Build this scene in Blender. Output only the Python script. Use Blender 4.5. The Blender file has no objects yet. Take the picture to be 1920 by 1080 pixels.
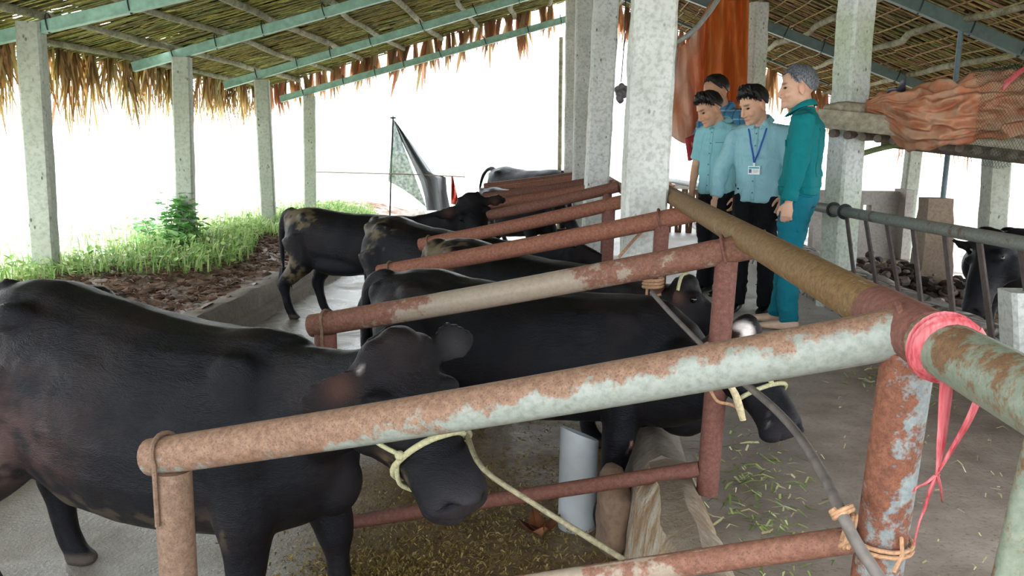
import bpy, bmesh, math, random
import numpy as np
from mathutils import Vector, Matrix, noise as mnoise

random.seed(7)
rng = np.random.default_rng(11)
sc = bpy.context.scene
col = sc.collection
PI = math.pi

# ---------------------------------------------------------------- camera, sky, exposure
FPX = 1600.0                                   # focal length in pixels of the 1920 wide frame
YAW, PITCH, ROLL = math.radians(2.9), math.radians(9.5), math.radians(0.7)
CAM = Vector((0.0, 0.0, 1.2))
_f = Vector((-math.sin(YAW) * math.cos(PITCH), math.cos(YAW) * math.cos(PITCH), -math.sin(PITCH)))
_r0 = Vector((math.cos(YAW), math.sin(YAW), 0))
_u0 = _r0.cross(_f)
_r = _r0 * math.cos(ROLL) + _u0 * math.sin(ROLL)
_u = _u0 * math.cos(ROLL) - _r0 * math.sin(ROLL)
cd = bpy.data.cameras.new('camera')
cam = bpy.data.objects.new('camera', cd)
col.objects.link(cam)
cam.matrix_world = Matrix((( _r.x, _u.x, -_f.x, CAM.x), (_r.y, _u.y, -_f.y, CAM.y), (_r.z, _u.z, -_f.z, CAM.z), (0, 0, 0, 1)))
cd.sensor_width = 36.0
cd.lens = 36.0 * FPX / 1920.0
cd.clip_start = 0.05
cd.clip_end = 500
sc.camera = cam

sc.view_settings.view_transform = 'Standard'
sc.view_settings.look = 'None'
sc.view_settings.exposure = 0.22
sc.view_settings.gamma = 1.0
sc.view_settings.use_curve_mapping = False

world = bpy.data.worlds.new('overcast_sky')
sc.world = world
world.use_nodes = True
bg = world.node_tree.nodes['Background']
bg.inputs['Color'].default_value = (0.93, 1.0, 1.04, 1)
bg.inputs['Strength'].default_value = 4.0

# the sun behind thin cloud, high and to the left of the open shed
sd = bpy.data.lights.new('sun', 'SUN')
sun = bpy.data.objects.new('sun', sd)
col.objects.link(sun)
sd.energy = 3.0
sd.angle = math.radians(25)
sd.color = (1.0, 0.97, 0.9)
sun.rotation_euler = (math.radians(35), math.radians(-25), 0)


def ray(u, v):
    return _f * FPX + _r * (u - 960.0) + _u * (540.0 - v)

def at(u, v, Y):
    """point of the place seen at (u, v) that stands Y metres down the shed"""
    d = ray(u, v)
    return CAM + d * ((Y - CAM.y) / d.y)

def atx(u, v, X):
    d = ray(u, v)
    return CAM + d * ((X - CAM.x) / d.x)

def atz(u, v, z):
    d = ray(u, v)
    return CAM + d * ((z - CAM.z) / d.z)

# ---------------------------------------------------------------- mesh helpers
class MB:
    def __init__(self):
        self.v, self.f, self.m, self.uv, self.c = [], [], [], [], []
        self.mi = 0
        self.col = (1, 1, 1)

    def add(self, verts, faces, uvs=None):
        o = len(self.v)
        self.v.extend([tuple(p) for p in verts])
        self.uv.extend(uvs if uvs is not None else [(0, 0)] * len(verts))
        self.c.extend([self.col] * len(verts))
        for f in faces:
            self.f.append(tuple(i + o for i in f))
            self.m.append(self.mi)
        return self

    def rings(self, rings, cap=True, t=None, closed=False):
        n = len(rings[0])
        verts, faces, uvs = [], [], []
        for i, r in enumerate(rings):
            for k, p in enumerate(r):
                verts.append(p)
                uvs.append(((t[i] if t else i), k / n))
        for i in range(len(rings) - 1):
            for k in range(n):
                a, b = i * n + k, i * n + (k + 1) % n
                faces.append((a, b, b + n, a + n))
        if cap:
            faces.append(tuple(range(n - 1, -1, -1)))
            o = (len(rings) - 1) * n
            faces.append(tuple(o + k for k in range(n)))
        return self.add(verts, faces, uvs)

    def tube(self, pts, rad, n=12, cap=True, smooth=0, round_end=False, flat=None):
        pts = [Vector(p) for p in pts]
        rad = list(rad) if hasattr(rad, '__len__') else [rad] * len(pts)
        if smooth:
            pts, rad = catmull(pts, rad, smooth)
        if round_end:
            d0 = (pts[0] - pts[1]).normalized(); d1 = (pts[-1] - pts[-2]).normalized()
            p0, r0, p1, r1 = pts[0], rad[0], pts[-1], rad[-1]
            pre = [(p0 + d0 * r0 * s, r0 * c) for s, c in ((0.95, .3), (.7, .7))]
            post = [(p1 + d1 * r1 * s, r1 * c) for s, c in ((.7, .7), (.95, .3))]
            pts = [a for a, _ in pre] + pts + [a for a, _ in post]
            rad = [b for _, b in pre] + rad + [b for _, b in post]
        rings, t = [], []
        tan = (pts[1] - pts[0]).normalized()
        ref = Vector((0, 0, 1)) if abs(tan.z) < .9 else Vector((0, 1, 0))
        x = (ref - tan * ref.dot(tan)).normalized()
        L = 0
        for i, p in enumerate(pts):
            if i == 0: tn = (pts[1] - pts[0])
            elif i == len(pts) - 1: tn = (pts[-1] - pts[-2])
            else: tn = (pts[i + 1] - pts[i - 1])
            if tn.length < 1e-9: tn = tan
            tan = tn.normalized()
            x = (x - tan * x.dot(tan)).normalized()
            y = tan.cross(x)
            if i: L += (p - pts[i - 1]).length
            t.append(L)
            a = rad[i]; b = a * (flat if flat else 1)
            rings.append([p + x * (a * math.cos(2 * PI * k / n)) + y * (b * math.sin(2 * PI * k / n)) for k in range(n)])
        return self.rings(rings, cap, t)

    def box(self, c, s, rot=None):
        c = Vector(c)
        vs = []
        for dx in (-.5, .5):
            for dy in (-.5, .5):
                for dz in (-.5, .5):
                    p = Vector((dx * s[0], dy * s[1], dz * s[2]))
                    if rot is not None: p = rot @ p
                    vs.append(c + p)
        return self.add(vs, [(0, 1, 3, 2), (4, 6, 7, 5), (0, 4, 5, 1), (2, 3, 7, 6), (0, 2, 6, 4), (1, 5, 7, 3)],
                        [(0, 0), (0, 1), (1, 0), (1, 1)] * 2)

    def ell(self, c, r, M=None, n=14, m=9):
        c = Vector(c)
        rings = []
        for i in range(1, m):
            th = PI * i / m
            ring = []
            for k in range(n):
                ph = 2 * PI * k / n
                p = Vector((r[0] * math.sin(th) * math.cos(ph), r[1] * math.sin(th) * math.sin(ph), r[2] * math.cos(th)))
                if M is not None: p = M @ p
                ring.append(c + p)
            rings.append(ring[::-1])
        return self.rings(rings, True)

    def quad(self, a, b, c, d):
        return self.add([a, b, c, d], [(0, 1, 2, 3)], [(0, 0), (1, 0), (1, 1), (0, 1)])

    def grid(self, P, uvs=None):
        """P[i][j] points"""
        ni, nj = len(P), len(P[0])
        vs = [p for r in P for p in r]
        uv = [(i / (ni - 1), j / (nj - 1)) for i in range(ni) for j in range(nj)]
        fs = [(i * nj + j, i * nj + j + 1, (i + 1) * nj + j + 1, (i + 1) * nj + j) for i in range(ni - 1) for j in range(nj - 1)]
        return self.add(vs, fs, uv)

    def mesh(self, name):
        me = bpy.data.meshes.new(name)
        me.from_pydata(self.v, [], self.f)
        me.polygons.foreach_set('material_index', self.m)
        uvl = me.uv_layers.new(name='UVMap')
        li = np.empty(len(me.loops), dtype=np.int32)
        me.loops.foreach_get('vertex_index', li)
        uvl.data.foreach_set('uv', np.array(self.uv, dtype=np.float32)[li].ravel())
        ca = me.color_attributes.new('Col', 'FLOAT_COLOR', 'POINT')
        c = np.ones((len(self.v), 4), dtype=np.float32); c[:, :3] = np.array(self.c, dtype=np.float32)
        ca.data.foreach_set('color', c.ravel())
        me.update()
        return me

    def build(self, name, mat, parent=None, smooth=True, bevel=0, subd=0, solid=0, sharp=50):
        me = self.mesh(name)
        for m_ in (mat if isinstance(mat, (list, tuple)) else [mat]):
            me.materials.append(m_)
        return link(name, me, parent, smooth, bevel, subd, solid, sharp)


def link(name, me, parent=None, smooth=True, bevel=0, subd=0, solid=0, sharp=50):
    o = bpy.data.objects.new(name, me)
    col.objects.link(o)
    if smooth: me.polygons.foreach_set('use_smooth', [True] * len(me.polygons))
    if parent is not None:
        o.parent = parent
        o.matrix_parent_inverse = parent.matrix_basis.inverted()
    if bevel:
        b = o.modifiers.new('bevel', 'BEVEL'); b.width = bevel; b.segments = 2; b.limit_method = 'ANGLE'
        b.harden_normals = False
    if solid:
        s = o.modifiers.new('solid', 'SOLIDIFY'); s.thickness = solid; s.offset = 0
    if subd:
        s = o.modifiers.new('sub', 'SUBSURF'); s.levels = subd; s.render_levels = subd
    if smooth:
        try: me.set_sharp_from_angle(angle=math.radians(sharp))
        except Exception: pass
    return o

def catmull(pts, rad, k):
    P = [pts[0] * 2 - pts[1]] + list(pts) + [pts[-1] * 2 - pts[-2]]
    R = [rad[0]] + list(rad) + [rad[-1]]
    op, orad = [], []
    for i in range(1, len(P) - 2):
        for j in range(k):
            t = j / k
            t2, t3 = t * t, t * t * t
            op.append(.5 * ((2 * P[i]) + (P[i + 1] - P[i - 1]) * t + (2 * P[i - 1] - 5 * P[i] + 4 * P[i + 1] - P[i + 2]) * t2 + (3 * P[i] - P[i - 1] - 3 * P[i + 1] + P[i + 2]) * t3))
            orad.append(R[i] + (R[i + 1] - R[i]) * (t * t * (3 - 2 * t)))
    op.append(P[-2]); orad.append(R[-2])
    return op, orad

def fuse(mb, voxel, smooth=6, fac=.5):
    """grow the overlapping solids of mb into one continuous skin"""
    me = mb.mesh('tmp')
    o = bpy.data.objects.new('tmp', me)
    col.objects.link(o)
    r = o.modifiers.new('r', 'REMESH'); r.mode = 'VOXEL'; r.voxel_size = voxel
    if smooth:
        s = o.modifiers.new('s', 'SMOOTH'); s.factor = fac; s.iterations = smooth
    dg = bpy.context.evaluated_depsgraph_get()
    dg.update()
    out = bpy.data.meshes.new_from_object(o.evaluated_get(dg))
    bpy.data.objects.remove(o)
    bpy.data.meshes.remove(me)
    return out

def coords(me):
    a = np.empty(len(me.vertices) * 3, dtype=np.float32)
    me.vertices.foreach_get('co', a)
    return a.reshape(-1, 3)

def paint(me, rgb):
    ca = me.color_attributes.get('Col') or me.color_attributes.new('Col', 'FLOAT_COLOR', 'POINT')
    c = np.ones((len(me.vertices), 4), dtype=np.float32); c[:, :3] = rgb
    ca.data.foreach_set('color', c.ravel())

def append_mesh(me, mb):
    """join the loose solids of mb (eyes, strands) to mesh me; keeps colours"""
    bm = bmesh.new(); bm.from_mesh(me)
    t = mb.mesh('t2'); bm.from_mesh(t)
    bm.to_mesh(me); bm.free(); bpy.data.meshes.remove(t)

def vnoise(P, scale, seed=0, oct=3):
    out = np.empty(len(P), dtype=np.float32)
    s = Vector((seed * 13.7, seed * 7.1, seed * 3.3))
    for i, p in enumerate(P):
        out[i] = mnoise.fractal(Vector((p[0] * scale[0], p[1] * scale[1], p[2] * scale[2])) + s, 1.0, 2.0, oct)
    return out

def displace(me, scale, amt, seed=0, mask=None, oct=3):
    P = coords(me)
    N = np.empty(len(me.vertices) * 3, dtype=np.float32)
    me.vertex_normals.foreach_get('vector', N)
    d = vnoise(P, scale, seed, oct) * amt
    if mask is not None: d = d * mask
    P = P + N.reshape(-1, 3) * d[:, None]
    me.vertices.foreach_set('co', P.astype(np.float32).ravel())
    me.update()

def empty(name, loc, rz=0.0):
    o = bpy.data.objects.new(name, None)
    o.empty_display_size = .1
    col.objects.link(o)
    o.matrix_basis = Matrix.Translation(Vector(loc)) @ Matrix.Rotation(rz, 4, 'Z')
    return o

def tag(o, label, cat=None, group=None, kind=None):
    if label: o['label'] = label
    if cat: o['category'] = cat
    if group: o['group'] = group
    if kind: o['kind'] = kind
    return o

def thing(name, loc, label, cat, group=None, rz=0.0):
    return tag(empty(name, loc, rz), label, cat, group)

# ---------------------------------------------------------------- materials
def lin(h):
    if isinstance(h, str):
        h = h.lstrip('#'); r = [int(h[i:i + 2], 16) / 255 for i in (0, 2, 4)]
        return tuple(x / 12.92 if x <= .04045 else ((x + .055) / 1.055) ** 2.4 for x in r) + (1,)
    return tuple(h) + ((1,) if len(h) == 3 else ())

class NT:
    def __init__(self, name):
        self.mat = bpy.data.materials.new(name)
        self.mat.use_nodes = True
        self.n = self.mat.node_tree.nodes
        self.l = self.mat.node_tree.links
        self.b = self.n['Principled BSDF']
        self.out = self.n['Material Output']

    def node(self, t, **kw):
        nd = self.n.new(t)
        for k, v in kw.items(): setattr(nd, k, v)
        return nd

    def put(self, sock, v):
        if isinstance(v, bpy.types.NodeSocket): self.l.new(v, sock)
        else: sock.default_value = v

    def coord(self, kind='Object', scale=(1, 1, 1), rot=(0, 0, 0)):
        if kind == 'UV': s = self.node('ShaderNodeTexCoord').outputs['UV']
        elif kind == 'World': s = self.node('ShaderNodeNewGeometry').outputs['Position']
        else: s = self.node('ShaderNodeTexCoord').outputs['Object']
        m = self.node('ShaderNodeMapping')
        m.inputs['Scale'].default_value = scale
        m.inputs['Rotation'].default_value = rot
        self.l.new(s, m.inputs['Vector'])
        return m.outputs['Vector']

    def noise(self, vec, scale, detail=4, rough=.55, dist=0):
        t = self.node('ShaderNodeTexNoise')
        self.l.new(vec, t.inputs['Vector'])
        t.inputs['Scale'].default_value = scale; t.inputs['Detail'].default_value = detail
        t.inputs['Roughness'].default_value = rough; t.inputs['Distortion'].default_value = dist
        return t.outputs['Fac']

    def voro(self, vec, scale, feature='F1', out='Distance'):
        t = self.node('ShaderNodeTexVoronoi', feature=feature)
        self.l.new(vec, t.inputs['Vector']); t.inputs['Scale'].default_value = scale
        return t.outputs[out]

    def ramp(self, fac, stops):
        r = self.node('ShaderNodeValToRGB')
        e = r.color_ramp.elements
        while len(e) < len(stops): e.new(.5)
        for i, (p, c) in enumerate(stops):
            e[i].position = p; e[i].color = lin(c) if not isinstance(c, (int, float)) else (c, c, c, 1)
        self.l.new(fac, r.inputs['Fac'])
        return r.outputs['Color']

    def mix(self, fac, a, b, mode='MIX'):
        m = self.node('ShaderNodeMix', data_type='RGBA', blend_type=mode)
        self.put(m.inputs['Factor'], fac)
        for s, v in ((m.inputs[6], a), (m.inputs[7], b)):
            self.put(s, v if isinstance(v, bpy.types.NodeSocket) else lin(v))
        return m.outputs[2]

    def math(self, op, a, b=0.0, clamp=False):
        m = self.node('ShaderNodeMath', operation=op, use_clamp=clamp)
        self.put(m.inputs[0], a); self.put(m.inputs[1], b)
        return m.outputs[0]

    def attr(self, name='Col'):
        a = self.node('ShaderNodeAttribute'); a.attribute_name = name
        return a.outputs['Color']

    def bump(self, h, strength=.4, dist=.01, normal=None):
        b = self.node('ShaderNodeBump')
        b.inputs['Strength'].default_value = strength; b.inputs['Distance'].default_value = dist
        self.l.new(h, b.inputs['Height'])
        if normal: self.l.new(normal, b.inputs['Normal'])
        return b.outputs['Normal']

    def done(self, color=None, rough=.8, normal=None, metal=0, spec=.5, **kw):
        if color is not None: self.put(self.b.inputs['Base Color'], color if isinstance(color, bpy.types.NodeSocket) else lin(color))
        self.put(self.b.inputs['Roughness'], rough); self.put(self.b.inputs['Metallic'], metal)
        self.b.inputs['Specular IOR Level'].default_value = spec
        if normal: self.l.new(normal, self.b.inputs['Normal'])
        for k, v in kw.items(): self.put(self.b.inputs[k.replace('_', ' ')], v)
        return self.mat

    def translucent(self, color, fac, alpha=None):
        """let part of the daylight through"""
        t = self.node('ShaderNodeBsdfTranslucent'); self.put(t.inputs['Color'], color if isinstance(color, bpy.types.NodeSocket) else lin(color))
        m = self.node('ShaderNodeMixShader'); self.put(m.inputs['Fac'], fac)
        self.l.new(self.b.outputs[0], m.inputs[1]); self.l.new(t.outputs[0], m.inputs[2])
        last = m.outputs[0]
        if alpha is not None:
            tr = self.node('ShaderNodeBsdfTransparent')
            m2 = self.node('ShaderNodeMixShader'); self.put(m2.inputs['Fac'], alpha)
            self.l.new(tr.outputs[0], m2.inputs[1]); self.l.new(last, m2.inputs[2])
            last = m2.outputs[0]
        self.l.new(last, self.out.inputs['Surface'])
        return self.mat

def plain(name, c, rough=.7, spec=.5, metal=0, var=.12, scale=30, bump=0, bscale=60):
    t = NT(name); v = t.coord()
    n = t.noise(v, scale, 5)
    c = lin(c)
    lo = tuple(x * (1 - var) for x in c[:3]); hi = tuple(min(1, x * (1 + var)) for x in c[:3])
    cc = t.ramp(n, [(.3, lo), (.7, hi)])
    nm = t.bump(t.noise(v, bscale, 3), bump, .003) if bump else None
    return t.done(cc, rough, nm, metal, spec)

def vcol(name, rough=.7, spec=.5, bump=0, bscale=80, var=.2, nscale=40):
    t = NT(name); v = t.coord()
    c = t.mix(t.math('MULTIPLY', t.noise(v, nscale, 4), var * 2), t.attr(), (0, 0, 0), 'MIX') if var else t.attr()
    nm = t.bump(t.noise(v, bscale, 4), bump, .004) if bump else None
    return t.done(c, rough, nm, 0, spec)

def concrete(name, base, dark, stain, pits=True, scale=1.0, rough=.85, bump=.5):
    t = NT(name); v = t.coord('World')
    big = t.noise(v, 1.6 * scale, 5, .6)
    c = t.ramp(big, [(.3, dark), (.62, base)])
    fine = t.noise(v, 38 * scale, 4, .6)
    c = t.mix(t.ramp(fine, [(.35, .35), (.55, 0.0)]), c, stain)
    h = fine
    if pits:
        p = t.voro(t.coord('World', (1, 1, .55)), 26 * scale)
        pm = t.noise(v, 9 * scale, 3)
        k = t.math('MULTIPLY', t.ramp(p, [(.12, 1.0), (.24, 0.0)]), t.ramp(pm, [(.5, 0.0), (.62, 1.0)]))
        c = t.mix(k, c, stain)
        h = t.math('SUBTRACT', fine, t.math('MULTIPLY', k, 1.5))
    return t.done(c, rough, t.bump(h, bump, .006))

def rust_pipe(name, bias=0.0, side=0.0, phase=0.0, pale='#a3aaa2', rust='#9a6a52', deep='#6b4232', olive=None, lo=None, band=None):
    """tube paint: UV.x is metres along, UV.y runs round the tube"""
    t = NT(name)
    uv = t.coord('UV', (1, .27, 1))
    sep = t.node('ShaderNodeSeparateXYZ'); t.l.new(t.node('ShaderNodeTexCoord').outputs['UV'], sep.inputs[0])
    v = t.coord('World')
    n1 = t.noise(v, 11, 6, .68)
    n2 = t.noise(v, 70, 4, .65)
    n3 = t.noise(v, 260, 2, .6)
    rd, rr_ = lin(deep), lin(rust)
    rc = t.ramp(n2, [(.25, deep), (.55, rust), (.8, tuple(min(1, x * 1.25 + .02) for x in rr_[:3]))])
    rc = t.mix(t.ramp(n3, [(.36, .6), (.44, 0.0)]), rc, '#4d382e')
    pc = t.ramp(n2, [(.3, olive or '#7d877e'), (.6, pale)])
    # rust mask
    k = t.math('ADD', n1, bias)
    if side:
        ang = t.math('MULTIPLY', t.math('SUBTRACT', sep.outputs[1], phase), 2 * PI)
        cs = t.math('COSINE', ang)
        k = t.math('ADD', k, t.math('MULTIPLY', cs, side))
    if lo:
        # paint survives further along the pipe
        g = t.math('MULTIPLY', t.math('SUBTRACT', sep.outputs[0], lo[0]), lo[1])
        k = t.math('ADD', k, t.math('MINIMUM', t.math('MAXIMUM', g, -.25), .25))
    if band:
        g = t.math('SUBTRACT', 1.0, t.math('DIVIDE', t.math('ABSOLUTE', t.math('SUBTRACT', sep.outputs[0], band[0])), band[1]))
        k = t.math('SUBTRACT', k, t.math('MULTIPLY', t.math('MAXIMUM', g, 0.0), band[2]))
    k = t.math('ADD', k, t.math('MULTIPLY', t.math('SUBTRACT', n2, .5), .3))
    m = t.ramp(k, [(.46, 0.0), (.54, 1.0)])
    c = t.mix(m, pc, rc)
    h = t.math('ADD', n2, t.math('MULTIPLY', m, .5))
    h = t.math('ADD', h, t.math('MULTIPLY', n3, .4))
    return t.done(c, t.math('ADD', .45, t.math('MULTIPLY', m, .3)), t.bump(h, .22, .003), 0, .35)
# ---------------------------------------------------------------- materials of the place
M = {}
M['pillar'] = concrete('pillar_concrete', '#dadcd9', '#bcbfb9', '#5f5c52')
M['post'] = concrete('post_concrete', '#b9beb2', '#98a08f', '#66675a', pits=True, scale=.8)
M['kerb'] = concrete('kerb_concrete', '#8d8378', '#6d6259', '#463c34', pits=False, bump=.8)
M['steel_green'] = plain('green_painted_steel', '#8fb5a5', .5, .4, var=.22, scale=14, bump=.1)
M['steel_grey'] = plain('grey_green_steel', '#5e716e', .5, .4, var=.2, scale=14, bump=.1)
M['wire'] = plain('dark_wire', '#26282a', .6)
M['pole'] = None
t = NT('bark_pole'); v = t.coord('World')
n = t.noise(t.coord('World', (1, 1, 1)), 9, 5, .65); n2 = t.noise(v, 60, 4)
c = t.ramp(n, [(.3, '#5c5644'), (.5, '#8d8a72'), (.7, '#aaa68c')])
c = t.mix(t.ramp(n2, [(.35, .5), (.5, 0.0)]), c, '#4a4636')
M['pole'] = t.done(c, .85, t.bump(n2, .5, .006))
t = NT('dry_thatch')
vc = t.attr()
c = t.mix(t.ramp(t.noise(t.coord('World', (1, 1, 1)), 26, 4), [(.35, .45), (.6, 0.0)]), vc, '#3a331c')
t.done(c, .8, None, 0, .25)
M['thatch'] = t.translucent(c, .12)
t = NT('palm_fringe'); c = t.attr()
t.done(c, .7, None, 0, .3)
M['fringe'] = t.translucent(c, .5)
t = NT('thatch_sheet'); v = t.coord('World')
c = t.ramp(t.noise(v, 7, 5), [(.3, '#2b2616'), (.6, '#5a5230'), (.8, '#6b6238')])
M['thatch_sheet'] = t.done(c, .9, t.bump(t.noise(v, 40, 4), .8, .02))

# aisle floor: worn concrete with wet dark patches and straw coloured dust
t = NT('aisle_concrete'); v = t.coord('World')
big = t.noise(v, .9, 5, .6); mid = t.noise(v, 5, 6, .65); fine = t.noise(v, 60, 4, .6)
c = t.ramp(mid, [(.3, '#8d7f76'), (.5, '#a69990'), (.7, '#b8ada5')])
c = t.mix(t.ramp(big, [(.40, .5), (.58, 0.0)]), c, '#655a53')
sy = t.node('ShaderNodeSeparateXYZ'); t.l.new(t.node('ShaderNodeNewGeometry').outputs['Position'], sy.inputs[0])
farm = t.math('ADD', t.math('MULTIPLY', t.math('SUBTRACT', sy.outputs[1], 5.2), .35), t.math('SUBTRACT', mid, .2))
c = t.mix(t.ramp(farm, [(.2, 0.0), (.7, .8)]), c, '#d6d2cf')          # paler further in: brightness of the open far end painted into the colour
c = t.mix(t.ramp(fine, [(.3, .5), (.45, 0.0)]), c, '#574c44')
rough = t.ramp(big, [(.4, .4), (.6, .75)])
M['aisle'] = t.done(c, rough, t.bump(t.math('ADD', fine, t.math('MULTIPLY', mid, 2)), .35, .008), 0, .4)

# stall floor: dung-stained wet concrete
t = NT('stall_concrete'); v = t.coord('World')
big = t.noise(v, 1.1, 5, .6); mid = t.noise(v, 6, 6, .65); fine = t.noise(v, 70, 4, .6)
c = t.ramp(mid, [(.3, '#5f564d'), (.5, '#857b70'), (.7, '#a0978c')])
sx = t.node('ShaderNodeSeparateXYZ'); t.l.new(t.node('ShaderNodeNewGeometry').outputs['Position'], sx.inputs[0])
east = t.math('ADD', t.math('MULTIPLY', sx.outputs[0], .5), .85)              # dung lies between the kerb and the tails
k = t.ramp(t.math('ADD', east, t.math('SUBTRACT', big, .5)), [(.3, 0.0), (.5, 1.0)])
dung = t.ramp(t.noise(v, 22, 5, .7), [(.3, '#4a3726'), (.5, '#735a3a'), (.68, '#8f784a')])
c = t.mix(t.math('MULTIPLY', k, .85), t.mix(.5, c, '#9a9690'), dung)
rough = t.ramp(t.noise(v, 2.3, 3), [(.4, .12), (.65, .55)])
M['stall'] = t.done(c, rough, t.bump(t.math('ADD', fine, t.math('MULTIPLY', mid, 2)), .5, .01), 0, .5)

t = NT('outside_ground'); v = t.coord('World')
c = t.ramp(t.noise(v, 2, 5), [(.3, '#d9d6c8'), (.7, '#f0eee4')])
M['outside'] = t.done(c, .9)
t = NT('muck'); v = t.coord('World')
n = t.noise(v, 9, 6, .7)
c = t.ramp(n, [(.28, '#2e2018'), (.48, '#6e5141'), (.6, '#8f6f58'), (.75, '#a58a74')])
M['muck'] = t.done(c, t.ramp(t.noise(v, 3, 3), [(.4, .25), (.6, .8)]), t.bump(n, .9, .03))
t = NT('leaf_green'); c = t.attr(); t.done(c, .5, None, 0, .4); M['leaf'] = t.translucent(c, .3)
M['straw'] = vcol('straw', .8, .3, var=.15)

# ---------------------------------------------------------------- ground and kerbs
ZS = -.33                                     # stall floor
def sheet(name, x0, x1, y0, y1, z, mat, nx, ny, amp=0, sc_=(1, 1, 1), zf=None, seed=3, label=None):
    mb = MB()
    P = []
    for i in range(nx + 1):
        r = []
        for j in range(ny + 1):
            x = x0 + (x1 - x0) * i / nx; y = y0 + (y1 - y0) * j / ny
            zz = z + (zf(x, y) if zf else 0)
            if amp: zz += amp * mnoise.fractal(Vector((x * sc_[0] + seed, y * sc_[1], 0)), 1, 2, 4)
            r.append((x, y, zz))
        P.append(r)
    mb.grid([r[::-1] for r in P][::1])
    o = mb.build(name, mat)
    tag(o, label, None, None, 'structure')
    return o

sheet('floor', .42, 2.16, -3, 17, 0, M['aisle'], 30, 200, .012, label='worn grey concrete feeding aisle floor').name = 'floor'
sheet('floor', -2.62, .36, -3, 17, ZS, M['stall'], 30, 160, .014, label='dung stained wet concrete stall floor, lower than the aisle')
sheet('floor', 2.3, 9, -3, 17, -.05, M['stall'], 20, 60, .03, label='floor of the stalls across the aisle')
sheet('ground', -60, 60, 17, 110, -.02, M['outside'], 12, 12, label='bright open ground beyond the shed')
sheet('ground', -60, -4.3, -30, 17, .02, M['outside'], 12, 12, label='bright open ground along the eave side')
sheet('ground', 9, 60, -30, 17, -.05, M['outside'], 8, 8, label='bright open ground past the far stalls')
sheet('ground', -4.4, 9.1, -30, -3, -.08, M['outside'], 8, 8, label='ground behind the viewer')

# muck bank between drain kerb and grass
def bank(x, y):
    k = max(0, min(1, (-2.75 - x) / 1.2))
    return .16 * k * k * (3 - 2 * k)
sheet('muck_bank', -4.5, -2.74, 1, 17, -.10, M['muck'], 90, 500, .035, (4.5, 4.5, 1), bank, 5, label='brown trampled muck bank behind the drain kerb')

def kerb(name, prof, y0, y1, mat, step, amp, label, seed=1):
    """prof: (x, z) profile swept down the shed with rough edges"""
    mb = MB(); rings = []
    n = int((y1 - y0) / step)
    for i in range(n + 1):
        y = y0 + (y1 - y0) * i / n
        rings.append([(x + amp * mnoise.fractal(Vector((k * 1.9 + seed, y * 3.1, x)), 1, 2, 4), y,
                       z + amp * mnoise.fractal(Vector((k * 2.7, y * 3.3 + seed, z)), 1, 2, 4)) for k, (x, z) in enumerate(prof)])
    mb.rings(rings)
    o = mb.build(name, mat)
    return tag(o, label, None, None, 'structure')

t = NT('stone_face_concrete'); v = t.coord('World', (1, 1, .35)); v0 = t.coord('World')
n = t.noise(v, 16, 6, .7); n2 = t.noise(v0, 55, 4)
c = t.ramp(n, [(.3, '#6e5641'), (.46, '#a58a6b'), (.6, '#bdb4a6'), (.75, '#d2cdc4')])
c = t.mix(t.ramp(n2, [(.3, .5), (.45, 0.0)]), c, '#5b4838')
nz = t.node('ShaderNodeSeparateXYZ'); t.l.new(t.node('ShaderNodeNewGeometry').outputs['Normal'], nz.inputs[0])
c = t.mix(t.ramp(t.math('ADD', nz.outputs[2], t.math('MULTIPLY', t.math('SUBTRACT', n2, .5), .6)), [(.45, 0.0), (.8, .85)]), c, '#75695d')
M['stone_face'] = t.done(c, .85, t.bump(t.math('ADD', n, t.math('MULTIPLY', n2, .5)), .8, .012))
kerb('feed_kerb', [(.27, -.4), (.285, -.2), (.315, .0), (.35, .085), (.41, .11), (.47, .085), (.515, .03), (.56, -.1), (.5, -.4)], -1, 2.95,
     M['stone_face'], .04, .022, 'rough pale kerb under the feed rail, nearest stretch')
kerb('feed_kerb', [(.27, -.4), (.285, -.2), (.315, .0), (.35, .085), (.41, .11), (.47, .085), (.515, .03), (.56, -.1), (.5, -.4)], 2.95, 15,
     M['kerb'], .1, .02, 'grey brown kerb under the feed rail further down the shed', 8)
kerb('drain_kerb', [(-2.84, -.5), (-2.86, -.14), (-2.80, -.09), (-2.66, -.09), (-2.62, -.13), (-2.61, -.24), (-2.52, -.25), (-2.5, -.4)], 0, 17,
     M['kerb'], .08, .014, 'low concrete drain kerb behind the cattle', 4)
# right feed kerb of rough stones set in mortar
t = NT('mortared_stone'); v = t.coord('World', (1.2, 1, 1.6))
vo = t.node('ShaderNodeTexVoronoi', feature='DISTANCE_TO_EDGE'); t.l.new(v, vo.inputs['Vector']); vo.inputs['Scale'].default_value = 4.5
vc_ = t.voro(v, 4.5, 'F1', 'Color')
n = t.noise(t.coord('World'), 30, 5, .65)
bw = t.node('ShaderNodeRGBToBW'); t.l.new(vc_, bw.inputs[0])
c = t.mix(.5, t.ramp(n, [(.3, '#7d7875'), (.7, '#b9b5b0')]), t.ramp(bw.outputs[0], [(.2, '#8d807a'), (.5, '#aaa39e'), (.8, '#c9c6c4')]))
c = t.mix(t.ramp(vo.outputs['Distance'], [(.02, 1.0), (.07, 0.0)]), c, '#6d6862')
M['stones'] = t.done(c, .85, t.bump(t.math('ADD', t.ramp(vo.outputs['Distance'], [(0, 0.0), (.15, 1.0)]), t.math('MULTIPLY', n, .3)), .9, .03))
kerb('stone_kerb', [(2.42, -.2), (2.40, .27), (2.33, .30), (2.2, .30), (2.12, .27), (2.08, .1), (2.06, -.1)], 3.2, 15, M['stones'], .07, .03,
     'whitish mortared stone kerb across the aisle', 6)

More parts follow.
